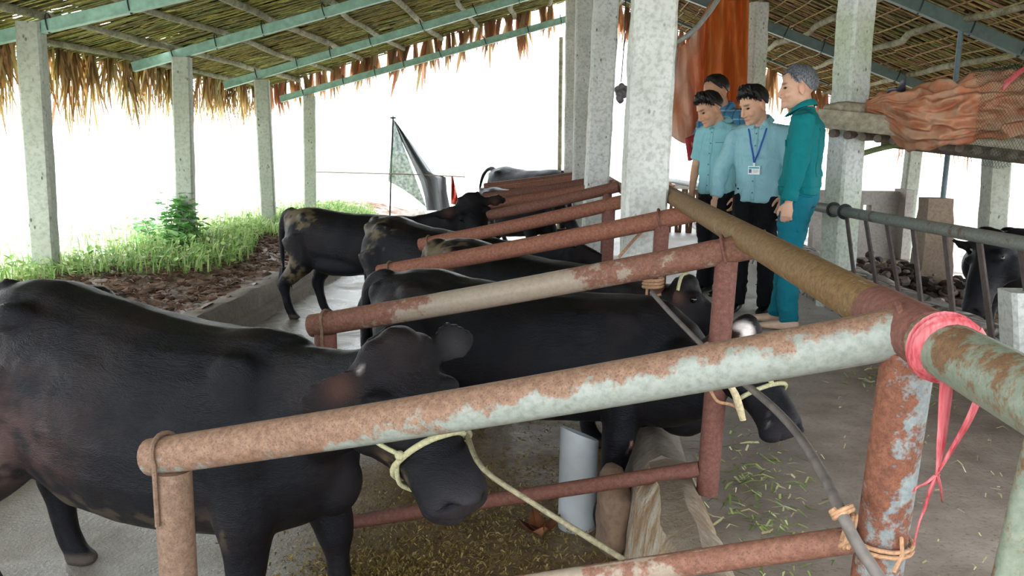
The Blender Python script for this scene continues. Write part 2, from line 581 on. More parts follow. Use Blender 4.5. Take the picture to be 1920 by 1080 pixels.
# ---------------------------------------------------------------- posts and pillars
def pillar(name, a, b, w, d, label, mat, group=None, rot=0, step=.12, rough_=.006, seed=0, top=None):
    """a foot centre, b head centre; square rough cast concrete post"""
    a, b = Vector(a), Vector(b)
    mb = MB(); rings = []
    n = max(4, int((b - a).length / step))
    ch = .018
    prof = [(-w / 2 + ch, -d / 2), (0, -d / 2), (w / 2 - ch, -d / 2), (w / 2, -d / 2 + ch), (w / 2, 0), (w / 2, d / 2 - ch), (w / 2 - ch, d / 2), (0, d / 2), (-w / 2 + ch, d / 2), (-w / 2, d / 2 - ch), (-w / 2, 0), (-w / 2, -d / 2 + ch)]
    R = Matrix.Rotation(rot, 3, 'Z')
    for i in range(n + 1):
        p = a.lerp(b, i / n)
        ring = []
        for k, (x, y) in enumerate(prof):
            q = R @ Vector((x, y, 0))
            e = rough_ * mnoise.fractal(Vector((p.z * 7 + seed * 3, k * 5.3, seed)), 1, 2, 3)
            q *= 1 + e / (w / 2)
            ring.append(p + q)
        rings.append(ring)
    mb.rings(rings)
    o = mb.build(name, mat, sharp=28)
    return tag(o, label, 'post', group)

zL = lambda x: 3.36 + .285 * x               # underside of the poles over the stalls
zR = lambda x: 2.60 - .40 * (x - 2.6)        # over the aisle and far stalls
RX = (3.36 - 2.60 - 1.04) / (-.685)          # ridge
RIDGE_X = (2.60 + 1.04 - 3.36) / .685

EAVE = [((88, 520), (57, 42), 7.0), ((350, 462), (341, 108), 9.3), ((505, 428), (491, 150), 11.5), ((582, 400), (580, 180), 13.7)]
words4 = ['nearest eave post, thick grey concrete with a dark stained side', 'second eave post from the viewer, beside the leafy bush',
          'third eave post, thin and greenish under the palm fringe', 'farthest eave post, pale against the bright ground']
for i, ((u0, v0), (u1, v1), Y) in enumerate(EAVE):
    a = at(u0, v0, Y); b = at(u1, v1, Y); a.y = b.y = Y
    a = a + (a - b).normalized() * .25
    pillar('eave_post', a, b, .19, .17, words4[i], M['post'], rot=math.radians(12), seed=i)

MID = [((1199, 560), (1226, 0), 4.45, .215), ((1114, 420), (1137, 0), 7.9, .215), ((1088, 400), (1096, 0), 10.4, .2), ((1066, 380), (1071, 0), 13.3, .16)]
wm = ['big pitted white concrete pillar nearest, standing in front of the rails', 'second pitted pillar down the row of feed kerb pillars, with round brown scars',
      'third pillar down the feed kerb row, mostly behind the second', 'farthest thin grey pillar at the end of the feed kerb row']
for i, ((u0, v0), (u1, v1), Y, w) in enumerate(MID):
    a = at(u0, v0, Y); b = at(u1, v1, Y); a.y = b.y = Y
    d = (b - a) / (b.z - a.z)
    a = a + d * (ZS - .1 - a.z); b = b + d * (3.42 - b.z)
    pillar('feed_pillar', a, b, w, w * .95, wm[i], M['pillar'], rot=math.radians(3), seed=10 + i, rough_=.009)
a = at(1049, 320, 14.2); b = at(1052, 70, 14.2)
mb = MB(); mb.tube([Vector((a.x, a.y, -.36)), a, (a + b) / 2, b], .035, 8, smooth=3)
tag(mb.build('wooden_stake', M['pole']), 'slim brown wooden pole standing beside the farthest grey pillar', 'pole')

M['pillar_green'] = concrete('mossy_pillar_concrete', '#e3e6e8', '#bcc8ae', '#6f6c62')
RP = [((1565, 560), (1607, 0), 6.6, .20, 25), ((1400, 470), (1421, 0), 9.9, .19, 25)]
wr = ['white topped pitted pillar behind the man in teal', 'grey pillar behind the lanyard man with the tarpaulin tied to it']
for i, ((u0, v0), (u1, v1), Y, w, rt) in enumerate(RP):
    a = at(u0, v0, Y); b = at(u1, v1, Y); a.y = b.y = Y
    d = (b - a) / (b.z - a.z)
    a = a + d * (-.1 - a.z); b = b + d * (zR(b.x) - b.z)
    pillar('aisle_pillar', a, b, w, w, wr[i], M['pillar_green'], rot=math.radians(rt), seed=20 + i, rough_=.009)
a = at(1925, 760, 4.0); b = at(1916, 545, 4.0)
pillar('concrete_stump', a, b, .16, .16, 'short pale concrete stump at the stone kerb by the picture edge', M['pillar'], seed=31)
for i, (u0, v0, u1, v1, Y, w, lab) in enumerate([(1858, 470, 1872, 250, 8.0, .19, 'mossy outer post of the far stalls behind the black cow'),
                                   (1708, 330, 1716, 262, 10.2, .16, 'pale slim outer post of the far stalls below the loft')]):
    a = at(u0, v0, Y); b = at(u1, v1, Y); a.y = b.y = Y
    d = (b - a) / (b.z - a.z)
    a = a + d * (-.1 - a.z); b = b + d * (zR(b.x) - .34 - b.z)
    pillar('outer_post', a, b, w, w, lab, M['post'], seed=40 + i)

# ---------------------------------------------------------------- roof
def beam(name, a, b, w, h, mat, label, ties=(), group=None):
    a, b = Vector(a), Vector(b)
    d = (b - a); L = d.length; x = d.normalized(); y = Vector((0, 1, 0)); z = x.cross(y).normalized()
    if z.z < 0: z = -z
    Rm = Matrix((x, y, z)).transposed()
    mb = MB(); mb.box((a + b) / 2, (L, w, h), Rm)
    # lip of the channel section
    mb.box((a + b) / 2 - z * (h / 2 - .006) - y * (w / 2 + .004), (L, .012, .012), Rm)
    o = mb.build(name, mat, smooth=False)
    tag(o, label, 'roof beam', group)
    for k, tpos in enumerate(ties):
        p = a.lerp(b, tpos)
        m2 = MB()
        pts = []
        for s in range(15):
            an = 2 * PI * s / 14
            pts.append(p + y * ((w / 2 + .012) * math.cos(an)) + z * ((h / 2 + .03) * math.sin(an) + .02) + x * (.02 * math.sin(an * .5 + k)))
        m2.tube(pts, .006, 5, smooth=0)
        m2.build('wire_tie', M['wire'], o)
    return o

LB = [((-6, 72), (400, -24), 7.0), ((250, 126), (716, -6), 9.3), ((421, 160), (985, -6), 11.5), ((526, 186), (1048, 40), 13.7)]
wl = ['pale green steel rafter nearest, over the nearest eave post', 'long green steel rafter over the second eave post', 'green steel rafter over the third eave post', 'farthest green steel rafter along the open gable']
for i, ((u0, v0), (u1, v1), Y) in enumerate(LB):
    a = at(u0, v0, Y); b = at(u1, v1, Y); a.y = b.y = Y
    d = (b - a); d /= d.x
    b = a + d * (RIDGE_X - a.x)
    if i == 0: a = a - d * .5
    beam('roof_beam', a, b, .06, .10, M['steel_green'], wl[i], [.07 + .12 * k + .02 * math.sin(k * 5 + i) for k in range(8)])
for i, Y in enumerate((4.7, 2.2, -.5)):
    a = Vector((-4.75, Y, zL(-4.75) - .05)); b = Vector((RIDGE_X, Y, zL(RIDGE_X) - .05))
    beam('roof_beam', a, b, .06, .10, M['steel_green'], 'green steel rafter overhead near the viewer, %s one' % ('first', 'second', 'third')[i])
RBm = [((1680, -6), (1925, 98), 7.7), ((1440, 50), (1742, 168), 10.4), ((1262, 32), (1592, 168), 12.9)]
wr = ['grey steel rafter above the bundled tarpaulin', 'grey steel rafter passing behind the white topped pillar', 'farthest grey steel rafter above the gap behind the heads']
for i, ((u0, v0), (u1, v1), Y) in enumerate(RBm):
    a = at(u0, v0, Y); b = at(u1, v1, Y); a.y = b.y = Y
    d = (b - a); d /= d.x
    a0 = a + d * (max(RIDGE_X, .5) - a.x); b0 = b + d * (4.75 - b.x)
    beam('roof_beam', a0, b0, .06, .11, M['steel_grey'], wr[i], [.2 + .1 * k for k in range(7)])
for i, Y in enumerate((5.1, 2.2, -.5)):
    a = Vector((RIDGE_X, Y, zR(RIDGE_X) - .05)); b = Vector((4.75, Y, zR(4.75) - .05))
    beam('roof_beam', a, b, .06, .10, M['steel_grey'], 'grey steel rafter overhead on the aisle side near the viewer, %s one' % ('first', 'second', 'third')[i])

# round wooden roof poles running down the shed
def roofpole(x, z, y0, y1, r, label, seed, amp=.05):
    mb = MB(); pts, rad = [], []
    n = int((y1 - y0) / .45)
    for i in range(n + 1):
        y = y0 + (y1 - y0) * i / n
        w = mnoise.fractal(Vector((y * .9, seed * 7.7, 0)), 1, 2, 2)
        h = mnoise.fractal(Vector((y * .7, seed * 3.3, 5)), 1, 2, 2)
        pts.append((x + amp * w, y, z + .25 * amp * h)); rad.append(r * (1 + .18 * mnoise.noise(Vector((y * 2, seed, 9)))))
    mb.tube(pts, rad, 9, smooth=2)
    return tag(mb.build('roof_pole', M['pole']), label, 'roof pole')
ords = ['lowest', 'second', 'third', 'fourth', 'fifth', 'sixth', 'seventh', 'eighth', 'ninth', 'tenth', 'eleventh']
for i, x in enumerate((-4.62, -4.2, -3.66, -3.1, -2.5, -1.9, -1.3, -.72, -.15)):
    roofpole(x, zL(x) + .035, -.8, 13.95, .038 if i % 2 else .032, 'grey round wooden roof pole over the stalls, %s up from the palm fringe' % ords[i], i, .075)
for i, x in enumerate((4.6, 4.05, 3.45, 2.85, 2.2, 1.5, .9)):
    roofpole(x, zR(x) + .035, -.8, 13.6, .034, 'pale round roof pole on the aisle side, %s up from the outer eave' % ords[i], 20 + i, .12)

# thatch: leaf strips laid in rows over the poles, a dark sheet of packed leaf above
def hole(x, y):
    for hx, hy, ax, ay in HOLES:
        if ((x - hx) / ax) ** 2 + ((y - hy) / ay) ** 2 < 1: return True
    return False
HOLES = []
for (u, v, w_, h_) in [(290, 76, .26, .2), (180, 52, .16, .09), (62, 22, .3, .16), (478, 104, .1, .12), (548, 158, .16, .35), (600, 152, .1, .22), (115, 25, .2, .12)]:
    d = ray(u, v)
    # meet the thatch plane z = zL(x) + .1
    tt = (3.36 + .10 - CAM.z + .285 * CAM.x) / (d.z - .285 * d.x)
    p = CAM + d * tt
    HOLES.append((p.x, p.y, w_, h_))

def thatch(name, x0, x1, y0, y1, zf, n, label, pal, slope, ydir, cross, seed):
    R = np.random.default_rng(seed)
    mb = MB()
    # packed sheet with the torn holes left open
    nx, ny = int(abs(x1 - x0) / .06), int((y1 - y0) / .08)
    vid = {}
    vs, fs = [], []
    for i in range(nx + 1):
        for j in range(ny + 1):
            x = x0 + (x1 - x0) * i / nx; y = y0 + (y1 - y0) * j / ny
            vs.append((x, y, zf(x) + .11 + .02 * mnoise.noise(Vector((x * 5, y * 5, seed)))))
    for i in range(nx):
        for j in range(ny):
            x = x0 + (x1 - x0) * (i + .5) / nx; y = y0 + (y1 - y0) * (j + .5) / ny
            if hole(x, y) and R.random() < .85: continue
            a = i * (ny + 1) + j
            fs.append((a, a + 1, a + ny + 2, a + ny + 1))
    mb.mi = 1; mb.add(vs, fs)
    mb.mi = 0
    sg = 1 if x1 > x0 else -1
    xa, xb = min(x0, x1), max(x0, x1)
    for k in range(n):
        x = R.uniform(xa, xb); y = R.uniform(y0, y1)
        if hole(x, y) and R.random() < .8: continue
        L = R.uniform(.22, .6); w = R.uniform(.016, .046)
        an = R.normal(0, .16)
        dx, dy = math.cos(an), math.sin(an) + .12 * ydir
        px, py = -dy, dx
        z = zf(x) + R.uniform(.055, .105)
        s = zf(1) - zf(0)
        tilt = R.normal(0, .05)
        c = pal[int(R.integers(len(pal)))]; b = R.uniform(.9, 2.0)
        mb.col = tuple(min(1, q * b) for q in c[:3])
        P = []
        for (sl, sw) in ((-.5, -1), (-.5, 1), (.5, 1), (.5, -1)):
            qx = x + dx * L * sl + px * w * sw / 2; qy = y + dy * L * sl + py * w * sw / 2
            P.append((qx, qy, z + s * (qx - x) + tilt * sl * L + R.uniform(-.006, .006)))
        mb.quad(*P)
    # stitched split-cane battens across and along
    for k in range(cross):
        y = y0 + (y1 - y0) * (k + .5) / cross + R.uniform(-.03, .03)
        mb.col = tuple(q * R.uniform(.8, 1.25) for q in lin('#a8a268')[:3])
        xs = xa
        while xs < xb - .3:
            L = R.uniform(.7, 1.6)
            xe = min(xb, xs + L)
            sk = .06 * ydir * L
            mb.tube([(xs, y, zf(xs) + .06), ((xs + xe) / 2, y + R.normal(0, .012) + sk * .5, zf((xs + xe) / 2) + .052), (xe, y + R.normal(0, .02) + sk, zf(xe) + .06)], .006, 4, cap=False)
            xs = xe + R.uniform(.0, .15)
    if slope < 0:
        x = xa + .1
        while x < xb:
            y = y0
            while y < y1 - .3:
                L = R.uniform(.8, 2.0); ye = min(y1, y + L)
                mb.col = tuple(q * R.uniform(.8, 1.3) for q in lin('#b39a72')[:3])
                xo = R.normal(0, .02)
                mb.tube([(x + xo, y, zf(x + xo) + .045), (x + xo + R.normal(0, .02), (y + ye) / 2, zf(x) + .042), (x + R.normal(0, .025), ye, zf(x) + .045)], .0085, 4, cap=False)
                y = ye + R.uniform(0, .1)
            x += R.uniform(.13, .2)
        y = y0 + .05
        while y < y1:
            mb.col = tuple(q * R.uniform(.8, 1.3) for q in lin('#a88d66')[:3])
            mb.tube([(xa, y, zf(xa) + .05), ((xa + xb) / 2, y + R.normal(.12, .03), zf((xa + xb) / 2) + .047), (xb, y + R.normal(.22, .04), zf(xb) + .05)], .0085, 4, cap=False)
            y += R.uniform(.10, .19)
    o = mb.build(name, [M['thatch'], M['thatch_sheet']], smooth=False)
    return tag(o, label, None, None, 'structure')
palL = [lin(h) for h in ('#6f6a35', '#84803f', '#9b9656', '#5a5430', '#7a6a3c', '#8d8a50', '#4c4628')]
palR = [lin(h) for h in ('#5f4d38', '#7a6547', '#4a3b2a', '#8a7450', '#6b5a3e', '#7d7146')]
thatch('roof_left', -4.9, RIDGE_X + .02, -.9, 14.0, zL, 22000, 'olive palm thatch roof slope over the stalls', palL, .285, 1, 170, 3)
thatch('roof_right', 4.9, RIDGE_X - .02, -.9, 13.7, zR, 17000, 'brown palm thatch roof slope over the aisle and far stalls', palR, -.4, -1, 95, 4)

# hanging palm leaf fringe
def fringe(name, anchors, length, blades, label, pal, out, seed, spread=.5, wid=.03):
    R = np.random.default_rng(seed)
    mb = MB()
    for (p, L) in anchors:
        p = Vector(p)
        base_an = R.normal(0, .18)
        tone = R.uniform(.75, 1.15)
        for b in range(blades):
            an = base_an + (b / (blades - 1) - .5) * 2 * spread + R.normal(0, .06)
            ln = L * R.uniform(.55, 1.1) * (1 - .25 * abs(b / (blades - 1) - .5) * 2)
            c = pal[int(R.integers(len(pal)))]; mb.col = tuple(min(1, q * tone * R.uniform(.8, 1.15)) for q in c[:3])
            along = Vector((0, 1, 0)) if out == 'y' else Vector((1, 0, 0))
            nrm = Vector((1, 0, 0)) if out == 'y' else Vector((0, 1, 0))
            d = Vector((0, 0, -math.cos(an))) + along * math.sin(an)
            bow = R.uniform(-.12, .12)
            w0 = wid * R.uniform(.6, 1.2); off = R.normal() * .025
            side = along * math.cos(an) + Vector((0, 0, 1)) * math.sin(an)
            L5, pts = 5, []
            for s in range(L5):
                tt = s / (L5 - 1)
                # the blade droops towards the vertical as it goes
                q = p + d * (ln * tt * (1 - .15 * tt)) + Vector((0, 0, -ln * .15 * tt * tt)) + nrm * (bow * ln * tt * tt + off)
                ww = w0 * (1.0 - .15 * tt if tt < .7 else max(.04, (1 - tt) / .3 * .9))
                pts.append((q - side * ww / 2, q + side * ww / 2))
            vs = [x for pr in pts for x in pr]
            mb.add(vs, [(2 * s, 2 * s + 1, 2 * s + 3, 2 * s + 2) for s in range(L5 - 1)])
    o = mb.build(name, M['fringe'], smooth=False)
    return tag(o, label, 'palm fringe', None, 'stuff')
palF = [lin(h) for h in ('#bfa166', '#d4b87c', '#a2834e', '#c4a068', '#8a6a3c', '#dec68e', '#b09c60')]
palG = [lin(h) for h in ('#b98a66', '#a87858', '#c69a76', '#96694a', '#ad8e5e')]
R = np.random.default_rng(5)
anch = []
y = 4.6
while y < 13.9:
    gap = any(abs(y - g) < .10 for g in (7.62, 8.0))
    if not gap:
        L = R.uniform(.65, 1.0)
        anch.append(((-4.82 + R.normal(0, .04), y, zL(-4.82) + .08), L))
        anch.append(((-4.78 + R.normal(0, .05), y + .05, zL(-4.78) + .05), L * R.uniform(.5, .85)))
    y += R.uniform(.13, .26)
fringe('palm_leaf_fringe', anch, .7, 15, 'dry tan palm leaves hanging along the low eave behind the concrete posts', palF, 'y', 8, .5, .035)
anch = []
x = -4.7
while x < -.1:
    if R.random() < .86:
        anch.append(((x, 13.9 + R.normal(0, .02), zL(x) + .10), R.uniform(.42, .66) * (1.0 if R.random() < .75 else 1.45)))
    x += R.uniform(.05, .12)
fringe('palm_leaf_fringe', anch, .4, 8, 'ragged brown palm leaves hanging along the far open gable', palG, 'x', 9, .16, .055)
anch = []
y = 5.0
while y < 13.6:
    if R.random() < (.95 if 7 < y < 9 else .55): anch.append(((4.85, y, zR(4.85) + .0), R.uniform(.5, .95)))
    y += R.uniform(.12, .25)
fringe('palm_leaf_fringe', anch, .7, 12, 'orange brown palm leaves hanging at the outer eave of the far stalls', palG, 'y', 10, .3, .04)
anch = []
x = .9
while x < 4.7:
    if R.random() < .7: anch.append(((x, 13.6, zR(x) + .08), R.uniform(.5, .95)))
    x += R.uniform(.07, .14)
fringe('palm_leaf_fringe', anch, .5, 9, 'brown palm leaves hanging at the far end above the heads', palG, 'x', 12, .25, .045)
# ---------------------------------------------------------------- pipe stalls
PR = .043
M['pipe_near'] = rust_pipe('rusty_pipe_pale_underside', .20, .26, .90, pale='#8d938d', rust='#826553', deep='#634a3d', lo=(.6, -.27), olive='#767b72')
M['pipe_second'] = rust_pipe('rusty_pipe_grey_middle', .16, .06, .0, pale='#938679', rust='#7a5445', deep='#5c3b30', olive='#877869', band=(.75, .6, .42))
M['pipe_red'] = rust_pipe('red_rust_pipe', .26, .04, 0, rust='#8a5a48', deep='#6a4133')
M['pipe_dim'] = rust_pipe('brown_rust_pipe', .34, 0, 0, rust='#775044', deep='#583930')
M['pipe_feed'] = rust_pipe('olive_brown_pipe', .17, .06, 0, pale='#8a8464', rust='#7b5f3a', deep='#594228')
M['pipe_feed_near'] = rust_pipe('green_grey_pipe', -.03, .06, 0, pale='#7a8274', rust='#6d5239', deep='#523a29', olive='#616c5d')
M['post_patchy'] = rust_pipe('peeling_rust_post', .035, .10, .88, pale='#8a9394', rust='#774a37', deep='#523025', olive='#6d7678')
M['post_red'] = rust_pipe('dark_red_post', .24, .04, 0, rust='#734a40', deep='#573630', pale='#8c8a88')
M['post_brown'] = rust_pipe('pale_brown_post', .3, 0, 0, rust='#775f4f', deep='#5e493c', pale='#7a7368')
M['rope_pale'] = plain('pale_rope', '#cdbd9a', .9, .2, var=.25, scale=120, bump=.8, bscale=220)
M['rope_tan'] = plain('tan_rope', '#b08a6c', .9, .2, var=.25, scale=120, bump=.8, bscale=220)
M['rope_halter'] = plain('pale_green_halter_rope', '#b5b18d', .85, .2, var=.2, scale=140, bump=.8, bscale=260)

def ring_pts(c, axis, r, n=18, start=0, turns=1.0, pitch=0.0):
    axis = Vector(axis).normalized()
    x = axis.orthogonal().normalized(); y = axis.cross(x)
    return [Vector(c) + x * (r * math.cos(start + 2 * PI * turns * k / n)) + y * (r * math.sin(start + 2 * PI * turns * k / n)) + axis * (pitch * k / n) for k in range(n + 1)]

JY = [1.43, 2.72, 4.02, 5.30, 6.55, 7.85, 9.15, 10.4, 11.6]           # where each divider meets the feed pipe
TY = [1.82, 3.11, 4.40, 5.66, 6.95, 8.2, 9.5, 10.8, 12.0]            # where each tail end stands
tail_px = [(283, 857), (584, 611), (711, 512), (788, 459), (838, 420)]
join_px = [(1712, 620), (1440, 455), (1322, 395), (1168, 378), (1160, 350)]
rails = []
for i in range(9):
    if i < 5:
        a = at(*tail_px[i], TY[i]); b = at(*join_px[i], JY[i])
    else:
        a = Vector((-.86 - .05 * (i - 5), TY[i], .55 + .01 * i)); b = Vector((.52, JY[i], .86))
    rails.append((a, b))
# the long feed pipe: seen ends and one run
F0 = at(1250, 362, 4.78); F1 = at(1600, 513, 1.0 * 768 / 640 + .48)
FA = rails[0][1]; FB = rails[1][1]
fd = (F0 - FA).normalized()
feed = thing('feed_pipe', (F0.x, F0.y, 0), 'long olive brown pipe running away from the viewer along the feed aisle', 'pipe')
mb = MB(); pts = [FA + fd * s for s in np.linspace(.15, (F0 - FA).length, 24)]
mb.tube(pts, PR + .001, 20, round_end=False)
mb.build('far_run', M['pipe_feed'], feed)
mb = MB(); mb.tube([FA - fd * s for s in np.linspace(-.16, 1.7, 20)], PR + .002, 20)
tag(mb.build('near_run', M['pipe_feed_near'], feed), 'grey green worn run of the pipe nearest the viewer')
mb = MB(); mb.tube([FA + fd * s for s in np.linspace(-.075, .16, 6)], PR + .006, 20); mb.build('welded_sleeve', M['post_red'], feed)
post_p = at(1897, 775, 1.12)
b = at(1880, 1150, 1.16); t_ = FA - fd * (FA.y - 1.1) / fd.y
mb = MB(); mb.tube([Vector((post_p.x + .035, 1.11, .83)), Vector((post_p.x - .0, 1.12, .45)), Vector((post_p.x - .035, 1.13, -.02))], .019, 14)
tag(mb.build('support_bar', M['pipe_feed_near'], feed), 'thin greenish upright bar')

f2 = thing('feed_pipe', (.55, 9, 0), 'rusty feed pipe running on beyond the big pillar', 'pipe')
mb = MB(); mb.tube([(.53, 5.25 + k * .8, .86) for k in range(10)], .04, 12); mb.build('far_run', M['pipe_red'], f2)
mb = MB(); mb.tube([(.53, 5.22, .86), (.53, 5.25, .86)], .05, 12); mb.build('end_cap', M['pipe_red'], f2)

rail_lab = ['nearest stall rail, rusty on top with a pale worn underside',
            'second stall rail, brown with a pale bare middle',
            'third stall rail, even orange rust, joined to the feed pipe beside the big pillar',
            'fourth stall rail, pale rust, ending at the dung crusted rump',
            'fifth stall rail, dull brown, just below the cow looking back',
            'sixth stall rail down the row of rusty pipes', 'seventh stall rail down the row of rusty pipes',
            'eighth stall rail down the row of rusty pipes', 'last stall rail at the far end of the row of rusty pipes']
rmat = [M['pipe_near'], M['pipe_second'], M['pipe_red'], M['pipe_red'], M['pipe_dim'], M['pipe_red'], M['pipe_dim'], M['pipe_red'], M['pipe_dim']]
head_px = [((1690, 660), (1640, 1100)), ((1363, 480), (1324, 940)), ((1242, 420), (1232, 560))]
for i, (a, b) in enumerate(rails):
    d = (b - a).normalized()
    rl = thing('stall_rail', (b.x, b.y, ZS), rail_lab[i], 'rail', 'stall rails')
    mb = MB(); n = 30
    sag = [a.lerp(b, k / n) + Vector((0, 0, -.008 * math.sin(PI * k / n))) for k in range(n + 1)]
    mb.tube(sag, PR, 20)
    mb.build('top_rail', rmat[i], rl)
    if i < 3:
        # stub that reaches the feed pipe is worn to bare metal
        pass
    # tail post
    tp = a + d * .06
    mb = MB()
    base = Vector((tp.x + (.0 if i else -.0), tp.y, ZS - .05))
    mb.tube([tp - Vector((0, 0, PR * .9)), tp.lerp(base, .4), base], .042, 18)
    mb.build('tail_post', M['post_brown'] if i == 0 else M['post_red'], rl)
    # rebar strap bent over the rail end and welded down the post
    c = tp
    mb = MB()
    y = Vector((0, 1, 0)); s_pts = []
    sx = d * (-.012 if i == 0 else .01)
    side = d.cross(Vector((0, 0, 1))).normalized()
    up = side.cross(d)
    if up.z < 0: up = -up
    if side.y > 0: side = -side                       # the side that faces the viewer
    for an in np.linspace(200, -10, 13):
        an = math.radians(an)
        s_pts.append(c + sx + side * ((PR + .006) * math.cos(an)) + up * ((PR + .006) * math.sin(an)))
    e = s_pts[-1]
    s_pts += [e + Vector((0, 0, -.05)), e + Vector((0.0, .0, -.10)), e + Vector((.0, .0, -.145))]
    mb.tube(s_pts, .0058, 7)
    mb.build('rebar_strap', M['post_brown'], rl)
    # head post
    if i < 3:
        (u0, v0), (u1, v1) = head_px[i]
        Yh = JY[i] + (b.y - a.y) * 0 + .03
        h0 = at(u0, v0, Yh); h1 = at(u1, v1, Yh - (.02 if i else 0))
        # bring the head of the post up to the rail
        k = (h0.x - a.x) / (b.x - a.x); rr = a.lerp(b, k)
        h0 = rr + Vector((0, 0, -PR * .8)); dd = (h1 - h0)
        h1 = h0 + dd * ((h0.z - (-.02 if i == 0 else .06)) / -dd.z)
        r = .043 if i == 0 else .036
    else:
        k = .94; h0 = a.lerp(b, k) - Vector((0, 0, PR * .8)); h1 = Vector((h0.x - .01, h0.y, .05)); r = .036
    mb = MB(); mb.tube([h0.lerp(h1, q / 8) for q in range(9)], r, 18)
    mb.build('head_post', M['post_patchy'] if i == 0 else M['post_red'], rl)
    if i < 3:
        p0 = rr - d * .01
        mb = MB(); mb.tube(ring_pts(p0, d, PR + .005, 20), .006, 7, cap=False)
        mb.build('weld_ring', M['post_red'], rl)
    # lower rail
    if i == 0: q0, q1 = at(1598, 1012, 1.45), at(1040, 1092, 1.62)
    elif i == 1: q0, q1 = at(1312, 879, 2.74), at(640, 982, 3.1)
    else: q0, q1 = h0.lerp(h1, .8), Vector((a.x, a.y, a.z - .55))
    if i == 0: q1 = q0 + (q1 - q0) * 2.3
    mb = MB(); mb.tube([q0.lerp(q1, k / 12) for k in range(13)], .026 if i else .024, 16)
    mb.build('lower_rail', M['pipe_second'] if i == 0 else M['post_red'], rl)

# ---------------------------------------------------------------- rail of the feed barrier across the aisle
fr = thing('feed_barrier', (2.2, 5.5, .3), 'grey pipe feed barrier with slanting dark bars across the aisle', 'barrier')
A = at(1545, 390, 6.45); B = at(1925, 458, 4.0)
bd = (B - A).normalized()
mb = MB(); mb.tube([A - bd * 6.2, A - bd * 3, A, A.lerp(B, .5), B, B + bd * .8], .036, 16)
M['pipe_grey'] = rust_pipe('grey_pipe', -.12, 0, 0, pale='#8c8f8a', rust='#7d6a5c', deep='#5c4b40', olive='#70746e')
M['bar_dark'] = plain('dark_flat_bar', '#5b4f4c', .65, .4, var=.3, scale=30, bump=.3)
mb.build('top_pipe', M['pipe_grey'], fr)
tops = [1586, 1622, 1662, 1711, 1770, 1834, 1912]
bots = [(1597, 482), (1637, 497), (1679, 512), (1723, 530), (1783, 548), (1852, 575), (1935, 610)]
for u, (ub, vb) in zip(tops, bots):
    # along the pipe
    k = min(range(200), key=lambda q: abs(u - (lambda p: 960 + FPX * (p - CAM).dot(_r) / (p - CAM).dot(_f))(A.lerp(B, q / 199))))
    p = A.lerp(B, k / 199)
    q = at(ub, vb, p.y - .12)
    q = p + (q - p) * ((p.z - .27) / (p.z - q.z))
    mb = MB(); z = (q - p).normalized(); x = bd; y = z.cross(x).normalized(); x = y.cross(z)
    mb.box((p + q) / 2, (.045, .012, (p - q).length), Matrix((x, y, z)).transposed())
    mb.build('slanting_bar', M['bar_dark'], fr, bevel=.002)
for k, u in ((1, 1583), (2, 1625)):
    p = A.lerp(B, (u - 1545) / 380 * .75)
    mb = MB(); mb.tube(ring_pts(p, bd, .046, 18, turns=1.0), .010, 7, cap=False)
    mb.build('wire_binding', M['wire'], fr)

# wire fence line and posts further out
mb = MB()
for k in range(24):
    p = Vector((1.55 + k * .045, 12.3, .0))
    mb2 = MB()
fence = thing('slat_fence', (1.7, 12.2, 0), 'low brown slat fence with a white top rail beyond the men', 'fence')
mb = MB(); mb.tube([(1.2, 12.2, .66), (2.3, 12.25, .64)], .035, 10); mb.build('top_rail', plain('white_rail', '#e6e6e0', .6), fence)
mslat = plain('brown_slat', '#7a5b45', .8, var=.3)
for k in range(13):
    mb = MB(); x = 1.25 + k * .075
    mb.box((x, 12.24, .32), (.045, .02, .66), Matrix.Rotation(.06 * math.sin(k * 3), 3, 'Y')); mb.build('slat', mslat, fence, smooth=False)

# low wall with two square holes, at the far stalls
def hole_wall():
    Y = 10.1
    p00 = at(1596, 358, Y); p10 = at(1688, 358, Y)
    x0, x1, zt = p00.x - .4, p10.x, p00.z
    hs = [(at(1617, 0, Y).x, at(1631, 0, Y).x), (at(1650, 0, Y).x, at(1666, 0, Y).x)]
    z0, z1 = at(1600, 408, Y).z, at(1600, 384, Y).z
    xs = [x0, hs[0][0], hs[0][1], hs[1][0], hs[1][1], x1]
    zs = [-.05, z0, z1, zt]
    mb = MB()
    for i in range(5):
        for j in range(3):
            if i in (1, 3) and j == 1: continue
            mb.box(((xs[i] + xs[i + 1]) / 2, Y + .09, (zs[j] + zs[j + 1]) / 2), (xs[i + 1] - xs[i], .18, zs[j + 1] - zs[j]))
    mb.box((x1 + .04, Y - .02, zt / 2), (.09, .34, zt + .06))
    bmx = mb.build('holed_wall', M['pillar_plain'], smooth=False)
    return tag(bmx, 'grey low concrete wall with two square holes behind the feed barrier', 'low wall')
M['pillar_plain'] = concrete('plain_grey_concrete', '#b3ada8', '#968f89', '#6b645e', pits=False)
hole_wall()

